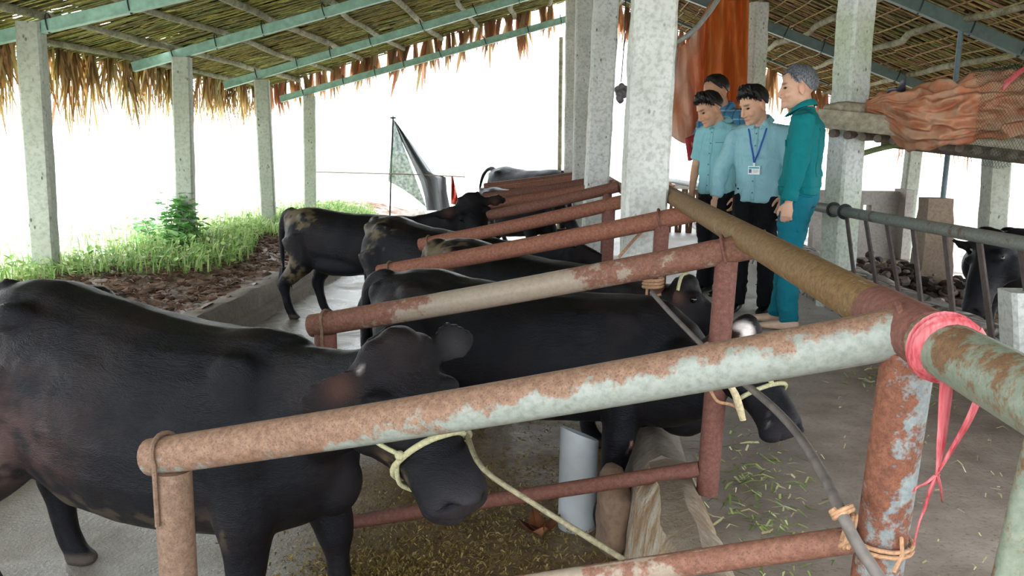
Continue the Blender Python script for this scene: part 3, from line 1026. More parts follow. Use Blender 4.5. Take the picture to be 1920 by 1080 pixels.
# strut footing with the blue grey steel strut that carries the rafter
st = thing('roof_strut', at(1757, 560, 7.4), 'thin blue grey steel strut standing in a tapering brown concrete block', 'strut')
a = at(1748, 575, 7.4); b = at(1758, 371, 7.4); a.y = b.y = 7.4
mb = MB(); rings = []
for k in range(11):
    p = a.lerp(b, k / 10); w = .125 - .025 * k / 10
    wl_ = w * (1.15 + .5 * (1 - k / 10) ** 2)
    e = lambda j: .012 * mnoise.noise(Vector((k * .9, j * 3.1, 2)))
    rings.append([p + Vector((-wl_ + e(0), -w, 0)), p + Vector((w * .9 + e(1), -w, 0)), p + Vector((w * .9 + e(2), w, 0)), p + Vector((-wl_ + e(3), w, 0))])
mb.rings(rings)
mb.build('footing', concrete('brown_concrete', '#9a8775', '#77675a', '#54463b', pits=False), st, smooth=False)
mb = MB(); c0 = at(1768, 372, 7.4); c1 = at(1802, 56, 7.7)
mb.tube([c0 - Vector((0, 0, .1)), c0, c0.lerp(c1, .5), c1], .022, 10); mb.build('steel_tube', plain('blue_grey_steel', '#6f8088', .5, .4, var=.2), st)
# ---------------------------------------------------------------- cattle
t = NT('black_coat')
warp = t.node('ShaderNodeTexNoise'); t.l.new(t.coord('Object', (1, 1, 1)), warp.inputs['Vector']); warp.inputs['Scale'].default_value = 4.5; warp.inputs['Detail'].default_value = 2
wm = t.node('ShaderNodeVectorMath', operation='MULTIPLY_ADD'); t.l.new(warp.outputs['Color'], wm.inputs[0]); wm.inputs[1].default_value = (.10, .10, .10); t.l.new(t.node('ShaderNodeTexCoord').outputs['Object'], wm.inputs[2])
def fur(sc_, scale, det, rough):
    m = t.node('ShaderNodeMapping'); m.inputs['Scale'].default_value = sc_; m.inputs['Rotation'].default_value = (0, .5, .1); t.l.new(wm.outputs[0], m.inputs['Vector'])
    return t.noise(m.outputs['Vector'], scale, det, rough, 0)
strand = fur((14, 120, 120), 4.0, 2, .6)
clump = fur((7, 20, 18), 3.0, 3, .55)
soft = t.noise(t.coord('Object', (1, 1, 1)), 5, 3)
c = t.mix(t.math('MULTIPLY', strand, .6), t.attr(), t.mix(1.0, t.attr(), (1.9, 1.85, 1.95), 'MULTIPLY'))
h = t.math('ADD', t.math('MULTIPLY', strand, .8), t.math('MULTIPLY', clump, 1.2))
M['coat'] = t.done(c, t.ramp(soft, [(.35, .36), (.65, .54)]), t.bump(h, .5, .008), 0, .19)
t.b.inputs['Specular Tint'].default_value = (.82, .88, 1, 1)
M['eye'] = plain('wet_dark_eye', '#0c0a0a', .08, .6)
M['coat_hair'] = plain('tail_hair', '#0d0b0c', .6, .4)

def gauss(P, c, r):
    d = ((P - np.array(c, dtype=np.float32)) / np.array(r, dtype=np.float32))
    return np.exp(-(d * d).sum(1))

def cow(name, label, H, W, poll, muzzle, left=(0, 1, 0), floor=ZS, vox=.014, legs=None, tail=None, ears=None, colf=None,
        width=1.0, tex=True, neckmid=None, horn=False, group='black cattle in the shed', seed=0, depth=1.0, headw=1.0, legw=1.0, spread=1.0, nstr=26, earcol=((.07, .034, .023), (.07, .034, .023))):
    H, W = Vector(H), Vector(W)
    d = W - H; d.z = 0
    sx = d.length / .84
    yaw = math.atan2(d.y, d.x)
    mid = (H + W) / 2
    org = Vector((mid.x, mid.y, floor))
    Rz = Matrix.Rotation(-yaw, 3, 'Z')
    loc = lambda p: Rz @ (Vector(p) - org)
    hz, wz = H.z - floor, W.z - floor
    def Z(x, z):
        k = (x + .42) / .84
        s = (hz / 1.02) * (1 - k) + (wz / 1.01) * k
        return z * s
    S = lambda x, y, z: Vector((x * sx, y * width, Z(x, z)))
    mb = MB()
    st = [(-.645, .90, .76, .05), (-.62, .955, .70, .095), (-.56, .985, .60, .165), (-.47, 1.01, .53, .205), (-.38, 1.02, .49, .225), (-.24, 1.0, .455, .245),
          (-.05, .985, .435, .265), (.12, .98, .44, .265), (.27, .99, .455, .245), (.38, 1.0, .47, .215), (.46, 1.0, .485, .195), (.55, .965, .51, .175), (.63, .90, .55, .14), (.68, .83, .61, .08)]
    rings = []
    for (x, tp, bt, hw) in st:
        bt = tp - (tp - bt) * depth
        zc = (tp + bt) / 2; hh = (tp - bt) / 2
        r = []
        for k in range(20):
            a = 2 * PI * k / 20
            cy, cz = math.cos(a), math.sin(a)
            yy = hw * math.copysign(abs(cy) ** .85, cy) * (1.0 - .20 * max(0, cz) ** 1.5 if cz > 0 else 1.0 - .10 * (-cz) ** 2)
            zz = zc + hh * math.copysign(abs(cz) ** .95, cz)
            r.append(S(x, yy, zz))
        rings.append(r)
    mb.rings(rings)
    # hook and pin bones, withers, brisket
    for s in (-1, 1):
        mb.ell(S(-.40, .14 * s, .93), (.08, .06, .055))
        mb.ell(S(-.60, .065 * s, .90), (.05, .04, .05))
        mb.ell(S(.40, .125 * s, .76), (.12, .075, .20))
        mb.ell(S(-.46, .115 * s, .74), (.15, .10, .21))
        mb.ell(S(-.12, .10 * s, .53), (.3, .14, .10))
    mb.ell(S(.42, 0, .945), (.16, .06, .05))
    mb.ell(S(.60, 0, .56), (.12, .085, .12))
    # head frame
    p, m = loc(poll), loc(muzzle)
    F = (m - p); hl = F.length; F.normalize()
    Lh = Rz @ Vector(left); Lh = (Lh - F * Lh.dot(F)).normalized()
    U = F.cross(Lh)
    hs = hl / .45
    HS = [(-.05, .055, .068), (0, .085, .096), (.10, .112, .107), (.20, .124, .110), (.30, .126, .107), (.42, .114, .092), (.55, .094, .076), (.68, .081, .070), (.80, .077, .073), (.90, .075, .076), (.96, .066, .068), (.99, .05, .05), (1.0, .03, .03)]
    rings = []
    for (tt, hh, hw) in HS:
        hw *= headw; hh *= headw ** .75
        c = p + F * (tt * hl) - U * (hh * hs * (1.0 if tt < .9 else 1.04))
        r = []
        for k in range(18):
            a = 2 * PI * k / 18
            cy, cz = math.cos(a), math.sin(a)
            w = hw * math.copysign(abs(cy) ** .8, cy) * (1 - .34 * (-cz) if cz < 0 else 1 - .06 * cz)
            r.append(c + Lh * (w * hs) + U * (hh * hs * math.copysign(abs(cz) ** .85, cz)))
        rings.append(r)
    mb.rings(rings)
    for s in (-1, 1):
        mb.ell(p + F * (.27 * hl) - U * (.042 * hs) + Lh * (s * .090 * hs * headw ** .5), (.045 * hs, .035 * hs, .028 * hs))     # brow
        mb.ell(p + F * (.30 * hl) - U * (.16 * hs) + Lh * (s * .062 * hs), (.08 * hs, .08 * hs, .075 * hs))     # jaw
    mb.ell(p + U * (-.012 * hs) + F * .008, (.062 * hs,) * 3)
    for s in (-1, 1): mb.ell(p + U * (-.035 * hs) + F * (.03 * hl) + Lh * (s * .055 * hs), (.055 * hs,) * 3)
    mb.ell(p + F * (.93 * hl) - U * (.125 * hs), (.045 * hs, .045 * hs, .03 * hs))
    # neck
    n0 = S(.36, 0, .74); n1 = p + F * (.13 * hl) - U * (.115 * hs)
    nm = loc(neckmid) if neckmid else n0.lerp(n1, .5) + Vector((0, 0, .03))
    nk = []
    for k in range(9):
        u = k / 8
        c = n0 * ((1 - u) ** 2) + nm * (2 * u * (1 - u)) + n1 * (u * u)
        nk.append(c)
    rings = []
    for k, c in enumerate(nk):
        u = k / 8
        tn = (nk[min(8, k + 1)] - nk[max(0, k - 1)]).normalized()
        lat = Vector((0, 1, 0)).lerp(Lh, u); lat = (lat - tn * lat.dot(tn)).normalized()
        upv = tn.cross(lat)
        if upv.z < 0 and u < .4: upv = -upv
        hh = (.235 * (1 - u) ** 1.15 + .108 * hs * (1 - (1 - u) ** 1.15)); hw = (.145 * width * (1 - u) + .072 * hs * u)
        off = -upv * (.03 * math.sin(PI * u))
        rings.append([c + off + lat * (hw * math.cos(2 * PI * j / 16)) + upv * (hh * math.sin(2 * PI * j / 16)) for j in range(16)])
    mb.rings(rings)
    # dewlap fold under the neck
    dl = []
    for k in range(8):
        u = k / 7
        i0 = min(8, int(u * 8)); c = nk[i0]
        hh = .235 * (1 - u) ** 1.15 + .108 * hs * (1 - (1 - u) ** 1.15)
        dl.append(c + Vector((0, 0, -hh * (.92 if u < .8 else .7))))
    mb.tube(dl, [.05, .055, .05, .042, .036, .032, .03, .028], 10, flat=.55)
    # ears
    for j, s in enumerate((1, -1)):
        base = p + F * (.085 * hl) - U * (.035 * hs) + Lh * (s * .085 * hs)
        e = ears[j] if ears and ears[j] else (.95, .05, -.25, 1.0)
        ed = (Rz @ Vector(e[:3])).normalized() if len(e) == 5 else (Lh * (s * e[0]) + U * e[1] + F * e[2]).normalized()
        nf = (Rz @ Vector((.25, -1, .25))) if len(e) == 5 else (F * .8 + U * .35); nf = (nf - ed * nf.dot(ed)).normalized()
        wv = ed.cross(nf)
        rings = []
        for (q, w, th) in [(0, .020, .018), (.15, .032, .015), (.35, .050, .014), (.55, .056, .013), (.75, .047, .012), (.92, .028, .011), (1.0, .010, .008)]:
            ln = .185 * hs * e[3]
            c = base + ed * (q * ln) + wv * (-.012 * math.sin(PI * q))
            ring = []
            for k in range(12):
                a = 2 * PI * k / 12
                ww = math.cos(a) * w * hs; tk = math.sin(a) * th * hs
                cup = .35 * abs(ww) * abs(ww) / (.05 * hs)
                ring.append(c + wv * ww + nf * (tk + cup))
            rings.append(ring)
        mb.rings(rings)
    if horn:
        for s in (1, -1):
            mb.tube([p + Lh * (s * .05 * hs), p + Lh * (s * .075 * hs) + U * .03 * hs - F * .01], [.02 * hs, .012 * hs], 8, round_end=True)
    # legs
    lg = {'fl': (.02, .14, 0), 'fr': (.02, -.14, 0), 'hl': (.02, .13, 0), 'hr': (-.0, -.13, 0)}
    if legs: lg.update(legs)
    feet = []
    for key, (dx, yy, lift) in lg.items():
        yy = yy * width * spread
        zg = lift
        if key[0] == 'f':
            x0 = .42 * sx
            pts = [Vector((x0 - .02, yy * .85, Z(.4, .70))), Vector((x0 + .01 + dx * .2, yy, Z(.4, .52))), Vector((x0 + .03 + dx * .7, yy, Z(.4, .32))), Vector((x0 + .02 + dx * .9, yy, Z(.4, .20))),
                   Vector((x0 + .015 + dx, yy, .105 + zg)), Vector((x0 + .04 + dx, yy, .055 + zg)), Vector((x0 + .06 + dx, yy, .012 + zg))]
            rad = [.115 * legw, .078 * legw, .052 * legw ** .7, .036 * legw ** .5, .041, .042, .052]
        else:
            x0 = -.50 * sx
            pts = [Vector((x0 + .03, yy * .8, Z(-.45, .76))), Vector((x0 + .08 + dx * .3, yy, Z(-.45, .56))), Vector((x0 - .02 + dx * .7, yy, Z(-.45, .42))), Vector((x0 - .10 + dx, yy, Z(-.45, .33))), Vector((x0 - .085 + dx, yy, Z(-.45, .22))),
                   Vector((x0 - .06 + dx, yy, .11 + zg)), Vector((x0 - .03 + dx, yy, .055 + zg)), Vector((x0 - .01 + dx, yy, .012 + zg))]
            rad = [.165, .125, .080 * legw ** .6, .058 * legw ** .6, .042 * legw ** .5, .044, .043, .052]
        mb.tube(pts, rad, 12, smooth=3)
        f = pts[-1]
        mb.ell(Vector((f.x + .012, f.y, .028 + zg)), (.062, .05, .032))
        feet.append(f)
    # tail
    tl = tail or [(-.60, 0, .965), (-.67, 0, .93), (-.70, 0, .80), (-.70, 0, .60), (-.69, .0, .42)]
    tp = [Vector((a_ * sx, b_ * width, Z(-.5, c_))) for a_, b_, c_ in tl]
    k_ = len(tp)
    mb.tube(tp, [.040 - .020 * i / (k_ - 1) for i in range(k_)], 10, smooth=3, round_end=True)
    me = fuse(mb, vox, 7)
    displace(me, (4, 4, 4), .010, seed, oct=2)
    P = coords(me)
    n1 = vnoise(P, (3.2, 3.2, 3.2), seed + 3, 3)
    base = np.array([.0042, .0038, .0048], dtype=np.float32)
    rgb = np.tile(base, (len(P), 1))
    br = np.clip((n1 - .05) * 2.2, 0, 1)[:, None]
    rgb = rgb * (1 - br * .6) + np.array([.012, .0078, .0072], dtype=np.float32) * br * .6
    # nose pad, nostrils
    hp = lambda tt, u, l: np.array(p + F * (tt * hl) + U * (u * hs) + Lh * (l * hs), dtype=np.float32)
    g = np.clip(gauss(P, hp(1.0, -.05, 0), (.075 * hs,) * 3) * 1.3, 0, 1)[:, None]
    rgb = rgb * (1 - g * .8) + np.array([.030, .027, .031], dtype=np.float32) * g * .8
    N = np.empty(len(P) * 3, dtype=np.float32); me.vertex_normals.foreach_get('vector', N); N = N.reshape(-1, 3)
    for s in (-1, 1):
        q = gauss(P, hp(.985, -.030, s * .045 * headw), (.024 * hs, .024 * hs, .020 * hs))
        P = P - N * (q * .026 * hs)[:, None]
        rgb = rgb * (1 - np.clip(q * 1.4, 0, 1)[:, None]) + .0015 * np.clip(q * 1.4, 0, 1)[:, None]
        # inside of the ears, warm brown
        e = ears[0 if s > 0 else 1] if ears and ears[0 if s > 0 else 1] else (.95, .05, -.25, 1.0)
        ed = (Rz @ Vector(e[:3])).normalized() if len(e) == 5 else (Lh * (s * e[0]) + U * e[1] + F * e[2]).normalized()
        nf = (Rz @ Vector((.25, -1, .25))) if len(e) == 5 else (F * .8 + U * .35); nf = (nf - ed * nf.dot(ed)).normalized()
        b_ = p + F * (.085 * hl) - U * (.035 * hs) + Lh * (s * .085 * hs) + ed * (.09 * hs)
        q = gauss(P, b_, (.040 * hs,) * 3) * np.clip((N @ np.array(nf)) * 1.5 - .1, 0, 1)
        q = q[:, None]
        rgb = rgb * (1 - q) + np.array(earcol[0 if s > 0 else 1], dtype=np.float32) * q
    # mouth line
    ml = np.abs(((P - np.array(p)) @ np.array(U)) / hs + .098)
    along = ((P - np.array(p)) @ np.array(F)) / hl
    q = np.exp(-(ml / .007) ** 2) * np.clip((along - .72) * 8, 0, 1)
    P = P - N * (q * .007)[:, None]
    # hooves
    hz_ = np.clip((.055 - P[:, 2]) / .012, 0, 1)[:, None]
    rgb = rgb * (1 - hz_) + np.array([.055, .042, .034], dtype=np.float32) * hz_
    if colf is not None: rgb = colf(P, rgb, n1, sx, hp)
    me.vertices.foreach_set('co', P.astype(np.float32).ravel())
    paint(me, rgb.astype(np.float32))
    # tail switch
    R = np.random.default_rng(seed + 50)
    e = tp[-1]; ed = (tp[-1] - tp[-2]).normalized()
    sw = MB(); sw.col = tuple(base)
    for k in range(nstr):
        o = Vector((R.normal(0, .012), R.normal(0, .012), 0)); L = R.uniform(.10, .22)
        q = e - ed * .03 + o
        dr = (ed + Vector((0, 0, -.6))).normalized()
        sw.tube([q, q + dr * L * .5 + o * .8, q + dr * L + o * 1.8], [.011, .008, .002], 5)
    root = thing(name, org, label, 'cow', group, yaw)
    me.materials.append(M['coat'])
    body = link('body', me, root, True); body.matrix_parent_inverse = Matrix.Identity(4)
    if nstr:
        ts = sw.build('tail_switch', M['coat_hair'], root); ts.matrix_parent_inverse = Matrix.Identity(4)
    for s in (-1, 1):
        eb = MB(); eb.ell(p + F * (.285 * hl) - U * (.048 * hs) + Lh * (s * .104 * hs), (.019 * hs, .019 * hs, .019 * hs))
        eo = eb.build('eye', M['eye'], root); eo.matrix_parent_inverse = Matrix.Identity(4)
    root_ctx = dict(root=root, headw=headw, p=p, F=F, U=U, L=Lh, hl=hl, hs=hs, yaw=yaw, org=org, Rz=Rz, sx=sx)
    inv = Matrix.Rotation(yaw, 3, 'Z')
    root_ctx['w'] = lambda tt, u, l: org + inv @ (p + F * (tt * hl) + U * (u * hs) + Lh * (l * hs))   # head coordinates to the place
    return root_ctx

def band(ctx, tt, mat, name, parent, r=.007, grow=1.06, flat=None, a0=0, a1=360, tilt=0):
    """rope laid round the head at station tt"""
    HS = [(-.05, .055, .068), (0, .085, .096), (.10, .112, .107), (.20, .124, .110), (.30, .126, .107), (.42, .114, .092), (.55, .094, .076), (.68, .081, .070), (.80, .077, .073)]
    ts = [h[0] for h in HS]
    pts = []
    for k in range(33):
        a = math.radians(a0 + (a1 - a0) * k / 32)
        cy, cz = math.cos(a), math.sin(a)
        t2 = tt + tilt * cz
        hh = float(np.interp(t2, ts, [h[1] for h in HS])) * ctx['headw'] ** .75; hw = float(np.interp(t2, ts, [h[2] for h in HS])) * ctx['headw']
        w = hw * math.copysign(abs(cy) ** .8, cy) * (1 - .34 * (-cz) if cz < 0 else 1 - .06 * cz)
        if t2 < .42 and cz < .2: w = max(abs(w), .10 * (1 - .5 * -min(0, cz))) * (1 if cy > 0 else -1) if abs(cy) > .15 else w
        u = -hh + hh * math.copysign(abs(cz) ** .85, cz)
        cu = -hh
        pts.append(ctx['w'](t2, cu + (u - cu) * grow + (.004 if cz > 0 else -.004), w * grow))
    mb = MB(); mb.tube(pts, r, 8, cap=True, flat=flat)
    return mb.build(name, mat, parent)

def mix3(rgb, k, c):
    k = np.clip(k, 0, 1)[:, None]
    return rgb * (1 - k) + np.array(c, dtype=np.float32) * k

def dung_rump(x0=-.52, amt=.7, seed=2):
    def f(P, rgb, n1, sx, hp):
        n = vnoise(P, (13, 13, 13), seed, 3)
        n2 = vnoise(P, (40, 40, 60), seed + 1, 2)
        k = gauss(P, (x0 * sx, 0, .9), (.22, .4, .16)) * .8 + gauss(P, (x0 * sx - .02, 0, .50), (.12, .4, .14)) * 1.1
        k = np.clip((k * amt + n * .55 + n2 * .25 - .48) * 4, 0, 1) * np.clip(k * 3, 0, 1)
        return mix3(rgb, k * .8, (.115, .085, .045))
    return f

# nearest cow, head lowered and turned to the viewer
def col1(P, rgb, n1, sx, hp):
    n = vnoise(P, (16, 16, 16), 9, 3)
    rgb = mix3(rgb, gauss(P, (-.35 * sx, -.26, .62), (.22, .2, .22)) * (.5 + n), (.042, .022, .020))
    rgb = mix3(rgb, gauss(P, (-.46 * sx, -.2, .60), (.05, .2, .10)) * np.clip(n * 5, 0, 1), (.11, .085, .06))
    rgb = mix3(rgb, gauss(P, hp(.03, 0, -.01), (.09, .09, .09)) * .4, (.022, .012, .009))
    rgb = mix3(rgb, np.clip(gauss(P, hp(.06, -.03, -.115), (.0065, .0065, .012)) * 1.1, 0, 1), (.30, .27, .25))
    rgb = mix3(rgb, gauss(P, hp(.60, -.13, -.066), (.050, .032, .04)) * np.clip(.6 + n * 3, 0, 1), (.20, .135, .07))
    bel = np.clip((.50 - P[:, 2]) * 8, 0, 1) * np.clip((P[:, 2] - .36) * 12, 0, 1) * (np.abs(P[:, 0]) < .4)
    rgb = mix3(rgb, bel * np.clip(n * 4, 0, 1) * .7, (.10, .075, .045))
    return rgb
F1 = Vector((.51, -.43, -.74)).normalized()
c1 = cow('cow', 'nearest black cow, head lowered under the front rail in a rope halter',
         at(95, 523, 2.66), at(505, 612, 2.45), at(748, 646, 2.15), at(893, 943, 1.92), left=(.50, .82, .28), vox=.0115, headw=1.22, width=1.15, colf=col1, seed=1, earcol=((.028, .026, .026), (.055, .026, .018)),
         ears=((.58, .72, .16, .92, 'w'), (-.80, -.35, -.42, 1.05, 'w')), depth=1.24, legw=1.42, nstr=0,
         tail=[(-.60, 0, .965), (-.67, 0, .93), (-.70, 0, .80), (-.70, 0, .60), (-.69, .0, .42)], legs={'hl': (-.03, .13, 0), 'hr': (-.10, -.13, 0), 'fl': (.12, .13, 0), 'fr': (-.05, -.13, 0)})

def col2(P, rgb, n1, sx, hp):
    n = vnoise(P, (14, 14, 14), 19, 3)
    rgb = mix3(rgb, np.clip(gauss(P, hp(.10, -.065, -.085), (.045, .045, .036)) * 2.6 - .7 + n * .9, 0, 1), (.80, .74, .70))
    rgb = mix3(rgb, gauss(P, hp(.0, .0, .0), (.08, .08, .07)) * .8, (.020, .0095, .008))
    # pale skin along the belly and behind the elbow, white sock
    q = np.clip((.475 - P[:, 2]) * 14, 0, 1) * (np.abs(P[:, 1]) < .17) * (P[:, 0] > -.3) * (P[:, 0] < .5) * np.clip((P[:, 2] - .40) * 30, 0, 1)
    rgb = mix3(rgb, q * np.clip(.3 + n * 2, 0, 1), (.30, .19, .13))
    q = np.clip((.15 - P[:, 2]) * 20, 0, 1) * (P[:, 0] < 0) * (P[:, 1] < 0)
    rgb = mix3(rgb, q * np.clip(.55 + n * 2.2, 0, 1), (.52, .33, .26))
    return rgb
c2 = cow('cow', 'black cow behind the second rail, white patch on its poll, head reaching over the kerb',
         at(800, 502, 3.56), at(1195, 546, 3.26), at(1404, 616, 2.88), at(1508, 812, 2.64), left=(-.35, .85, .30), vox=.0125, colf=col2, seed=2, nstr=20,
         neckmid=at(1300, 745, 3.05), legs={'fl': (.1, .13, 0), 'fr': (-.10, -.13, 0), 'hl': (-.03, .06, 0), 'hr': (.30, -.21, 0)}, ears=((.35, .85, -.1, .9, 'w'), (-.55, -.65, -.5, .9, 'w')))
c3 = cow('cow', 'black cow behind the third rail with a dung crusted rump and brown inside its ear',
         at(872, 444, 4.78), at(1120, 492, 4.40), at(1288, 529, 4.02), at(1408, 634, 3.80), left=(-.35, .9, .25), vox=.016, colf=dung_rump(-.5, 1.1, 4), seed=3,
         legs={'hl': (.1, .13, 0), 'hr': (-.02, -.13, 0)}, ears=((.4, .85, 0, 1, 'w'), (-.45, -.6, -.45, 1.05, 'w')),
         tail=[(-.60, 0, .965), (-.66, -.02, .93), (-.68, -.06, .75), (-.62, -.1, .5), (-.55, -.14, .34)])
c4 = cow('cow', 'black cow showing its round rump and long hanging tail behind the fourth rail',
         at(738, 403, 6.2), at(915, 440, 5.85), at(1065, 440, 5.72), at(1150, 486, 5.6), left=(-.2, .95, .1), vox=.016, colf=dung_rump(-.5, 1.0, 6), seed=4, width=1.1,
         tail=[(-.58, 0, .965), (-.66, .04, .95), (-.73, .08, .84), (-.76, .08, .62), (-.75, .08, .40), (-.74, .08, .24)])
c5 = cow('cow', 'black cow standing back on the pale floor, head turned to look over its rail',
         at(585, 387, 7.3), at(770, 402, 7.05), at(880, 372, 6.9), at(915, 452, 6.55), left=(.95, .2, .25), vox=.017, colf=dung_rump(-.5, 1.25, 8), seed=5,
         neckmid=at(830, 420, 7.0), ears=((.8, -.3, -.05, 1.1), (.95, .0, -.1, 1.15)), horn=True, legs={'hl': (.15, .13, 0), 'hr': (-.03, -.13, 0), 'fl': (-.05, .13, 0)})
c6 = cow('cow', 'farthest black cow, its rump and back standing out against the bright opening',
         at(945, 311, 13.2), at(1038, 316, 12.6), at(1062, 330, 12.2), at(1085, 385, 12.0), left=(0, 1, 0), vox=.024, seed=6, width=1.25, nstr=6,
         tail=[(-.60, 0, .975), (-.70, 0, .97), (-.80, 0, .88), (-.86, 0, .70), (-.88, 0, .45)])
c7 = cow('cow', 'black cow mostly hidden behind the far rails in front of the farthest cow',
         at(925, 350, 10.5), at(1010, 356, 10.1), at(1055, 372, 9.9), at(1090, 430, 9.8), left=(0, 1, 0), vox=.022, seed=7, nstr=6, width=1.1)
c8 = cow('cow', 'black cow feeding between the slanting bars across the aisle',
         at(2190, 425, 5.7), at(1925, 428, 5.3), at(1845, 440, 5.05), at(1806, 585, 4.9), left=(.3, -.95, .1), floor=-.05, vox=.017, seed=8, earcol=((.012, .01, .01), (.012, .01, .01)), nstr=6, width=1.25,
         group='black cattle in the shed')

# halters and leads
mb_h = c1['root']
band(c1, .60, M['rope_halter'], 'halter_noseband', mb_h, .0085, 1.05)
mb = MB(); w = c1['w']
mb.tube([w(.585, -.06, -.094), w(.61, -.11, -.088), w(.66, -.165, -.066), w(.70, -.186, -.03)], .0065, 8, smooth=4)
mb.tube([w(.585, -.06, -.096), w(.46, -.09, -.120), w(.30, -.12, -.136)], .006, 8, smooth=5)
mb.ell(w(.588, -.06, -.097), (.013, .013, .013), n=8, m=6)
mb.build('halter_cheek_rope', M['rope_halter'], mb_h)
band(c2, .60, M['rope_halter'], 'halter_noseband', c2['root'], .0075, 1.08)
mb = MB(); w = c2['w']
mb.tube([w(.60, -.07, -.085), w(.45, -.10, -.112), w(.3, -.11, -.122)], .0075, 8, smooth=5)
mb.build('halter_cheek_rope', M['rope_halter'], c2['root'])
w = c3['w']
mb = MB(); mb.tube([w(.42, -.23, -.06), w(.26, -.17, -.095), w(.10, -.07, -.125), w(-.01, .0, -.10), w(-.05, .03, -.03), w(-.05, .03, .05)], .008, 8, smooth=5)
mb.build('halter_rope', M['rope_halter'], c3['root'])
# ---------------------------------------------------------------- people
from mathutils.bvhtree import BVHTree
t = NT('skin'); v = t.coord()
c = t.mix(t.math('MULTIPLY', t.noise(v, 60, 4), .25), t.attr(), t.mix(1.0, t.attr(), (.85, .7, .65), 'MULTIPLY'))
M['skin'] = t.done(c, .5, t.bump(t.noise(v, 180, 3), .12, .002), 0, .4)
t.b.inputs['Subsurface Weight'].default_value = .12
t.b.inputs['Subsurface Radius'].default_value = (.02, .008, .004)

def cloth(name, c, weave=300, wr=.5, rough=.85, pattern=None):
    t = NT(name); v = t.coord()
    fold = t.noise(t.coord('Object', (1, 1, .55)), 9, 3, .5, .8)
    cc = t.mix(t.math('MULTIPLY', t.noise(v, 7, 4), .3), c, tuple(x * .78 for x in lin(c)[:3]))
    if pattern:
        for axis, sc_, colr, w in pattern:
            sx = t.node('ShaderNodeSeparateXYZ'); t.l.new(t.coord('Object', (sc_, sc_, sc_)), sx.inputs[0])
            fr_ = t.math('FRACT', sx.outputs[axis])
            cc = t.mix(t.ramp(fr_, [(w - .02, .75), (w, 0.0)]), cc, colr)
    h = t.math('ADD', fold, t.math('MULTIPLY', t.noise(v, weave, 2), .04))
    return t.done(cc, rough, t.bump(h, min(1, wr * 1.6), .028), 0, .25)

def hand(mb, wrist, d, n, thumb, s=1.0, curl=.35, spread=.06):
    """wrist point, finger direction, palm normal (side the fingers close to), thumb side"""
    d = Vector(d).normalized(); n = Vector(n); n = (n - d * n.dot(d)).normalized()
    tv = Vector(thumb); tv = (tv - d * tv.dot(d) - n * tv.dot(n)).normalized()
    w = Vector(wrist)
    rings = []
    for (q, hw, ht) in [(-.012, .024, .020), (.01, .028, .018), (.04, .038, .016), (.075, .041, .014), (.09, .037, .012)]:
        c = w + d * (q * s)
        rings.append([c + tv * (hw * s * math.cos(2 * PI * k / 12)) + n * (ht * s * math.sin(2 * PI * k / 12)) for k in range(12)])
    mb.rings(rings)
    for off, L, cu in ((.029, .070, curl), (.0105, .079, curl * 1.1), (-.0095, .073, curl * 1.25), (-.028, .057, curl * 1.45)):
        p = w + d * (.082 * s) + tv * (off * s)
        dirn = (d + tv * (off * spread / .03)).normalized()
        pts = [p - dirn * .012 * s, p]
        an = .25 * cu
        for seg in (.45, .31, .24):
            an += cu
            dd = (dirn * math.cos(an) + n * math.sin(an)).normalized()
            p = p + dd * (L * seg * s); pts.append(p)
        mb.tube(pts, [.0098 * s, .0098 * s, .0092 * s, .0084 * s, .0072 * s], 8, round_end=True)
    p = w + d * (.018 * s) + tv * (.024 * s)
    pts = [p, p + (tv * .7 + d * .6 + n * .3).normalized() * .034 * s]
    pts.append(pts[-1] + (tv * .35 + d * .85 + n * .35).normalized() * .032 * s)
    pts.append(pts[-1] + (tv * .1 + d * .95 + n * .4).normalized() * .024 * s)
    mb.tube(pts, [.0155 * s, .0125 * s, .0105 * s, .0085 * s], 8, round_end=True)

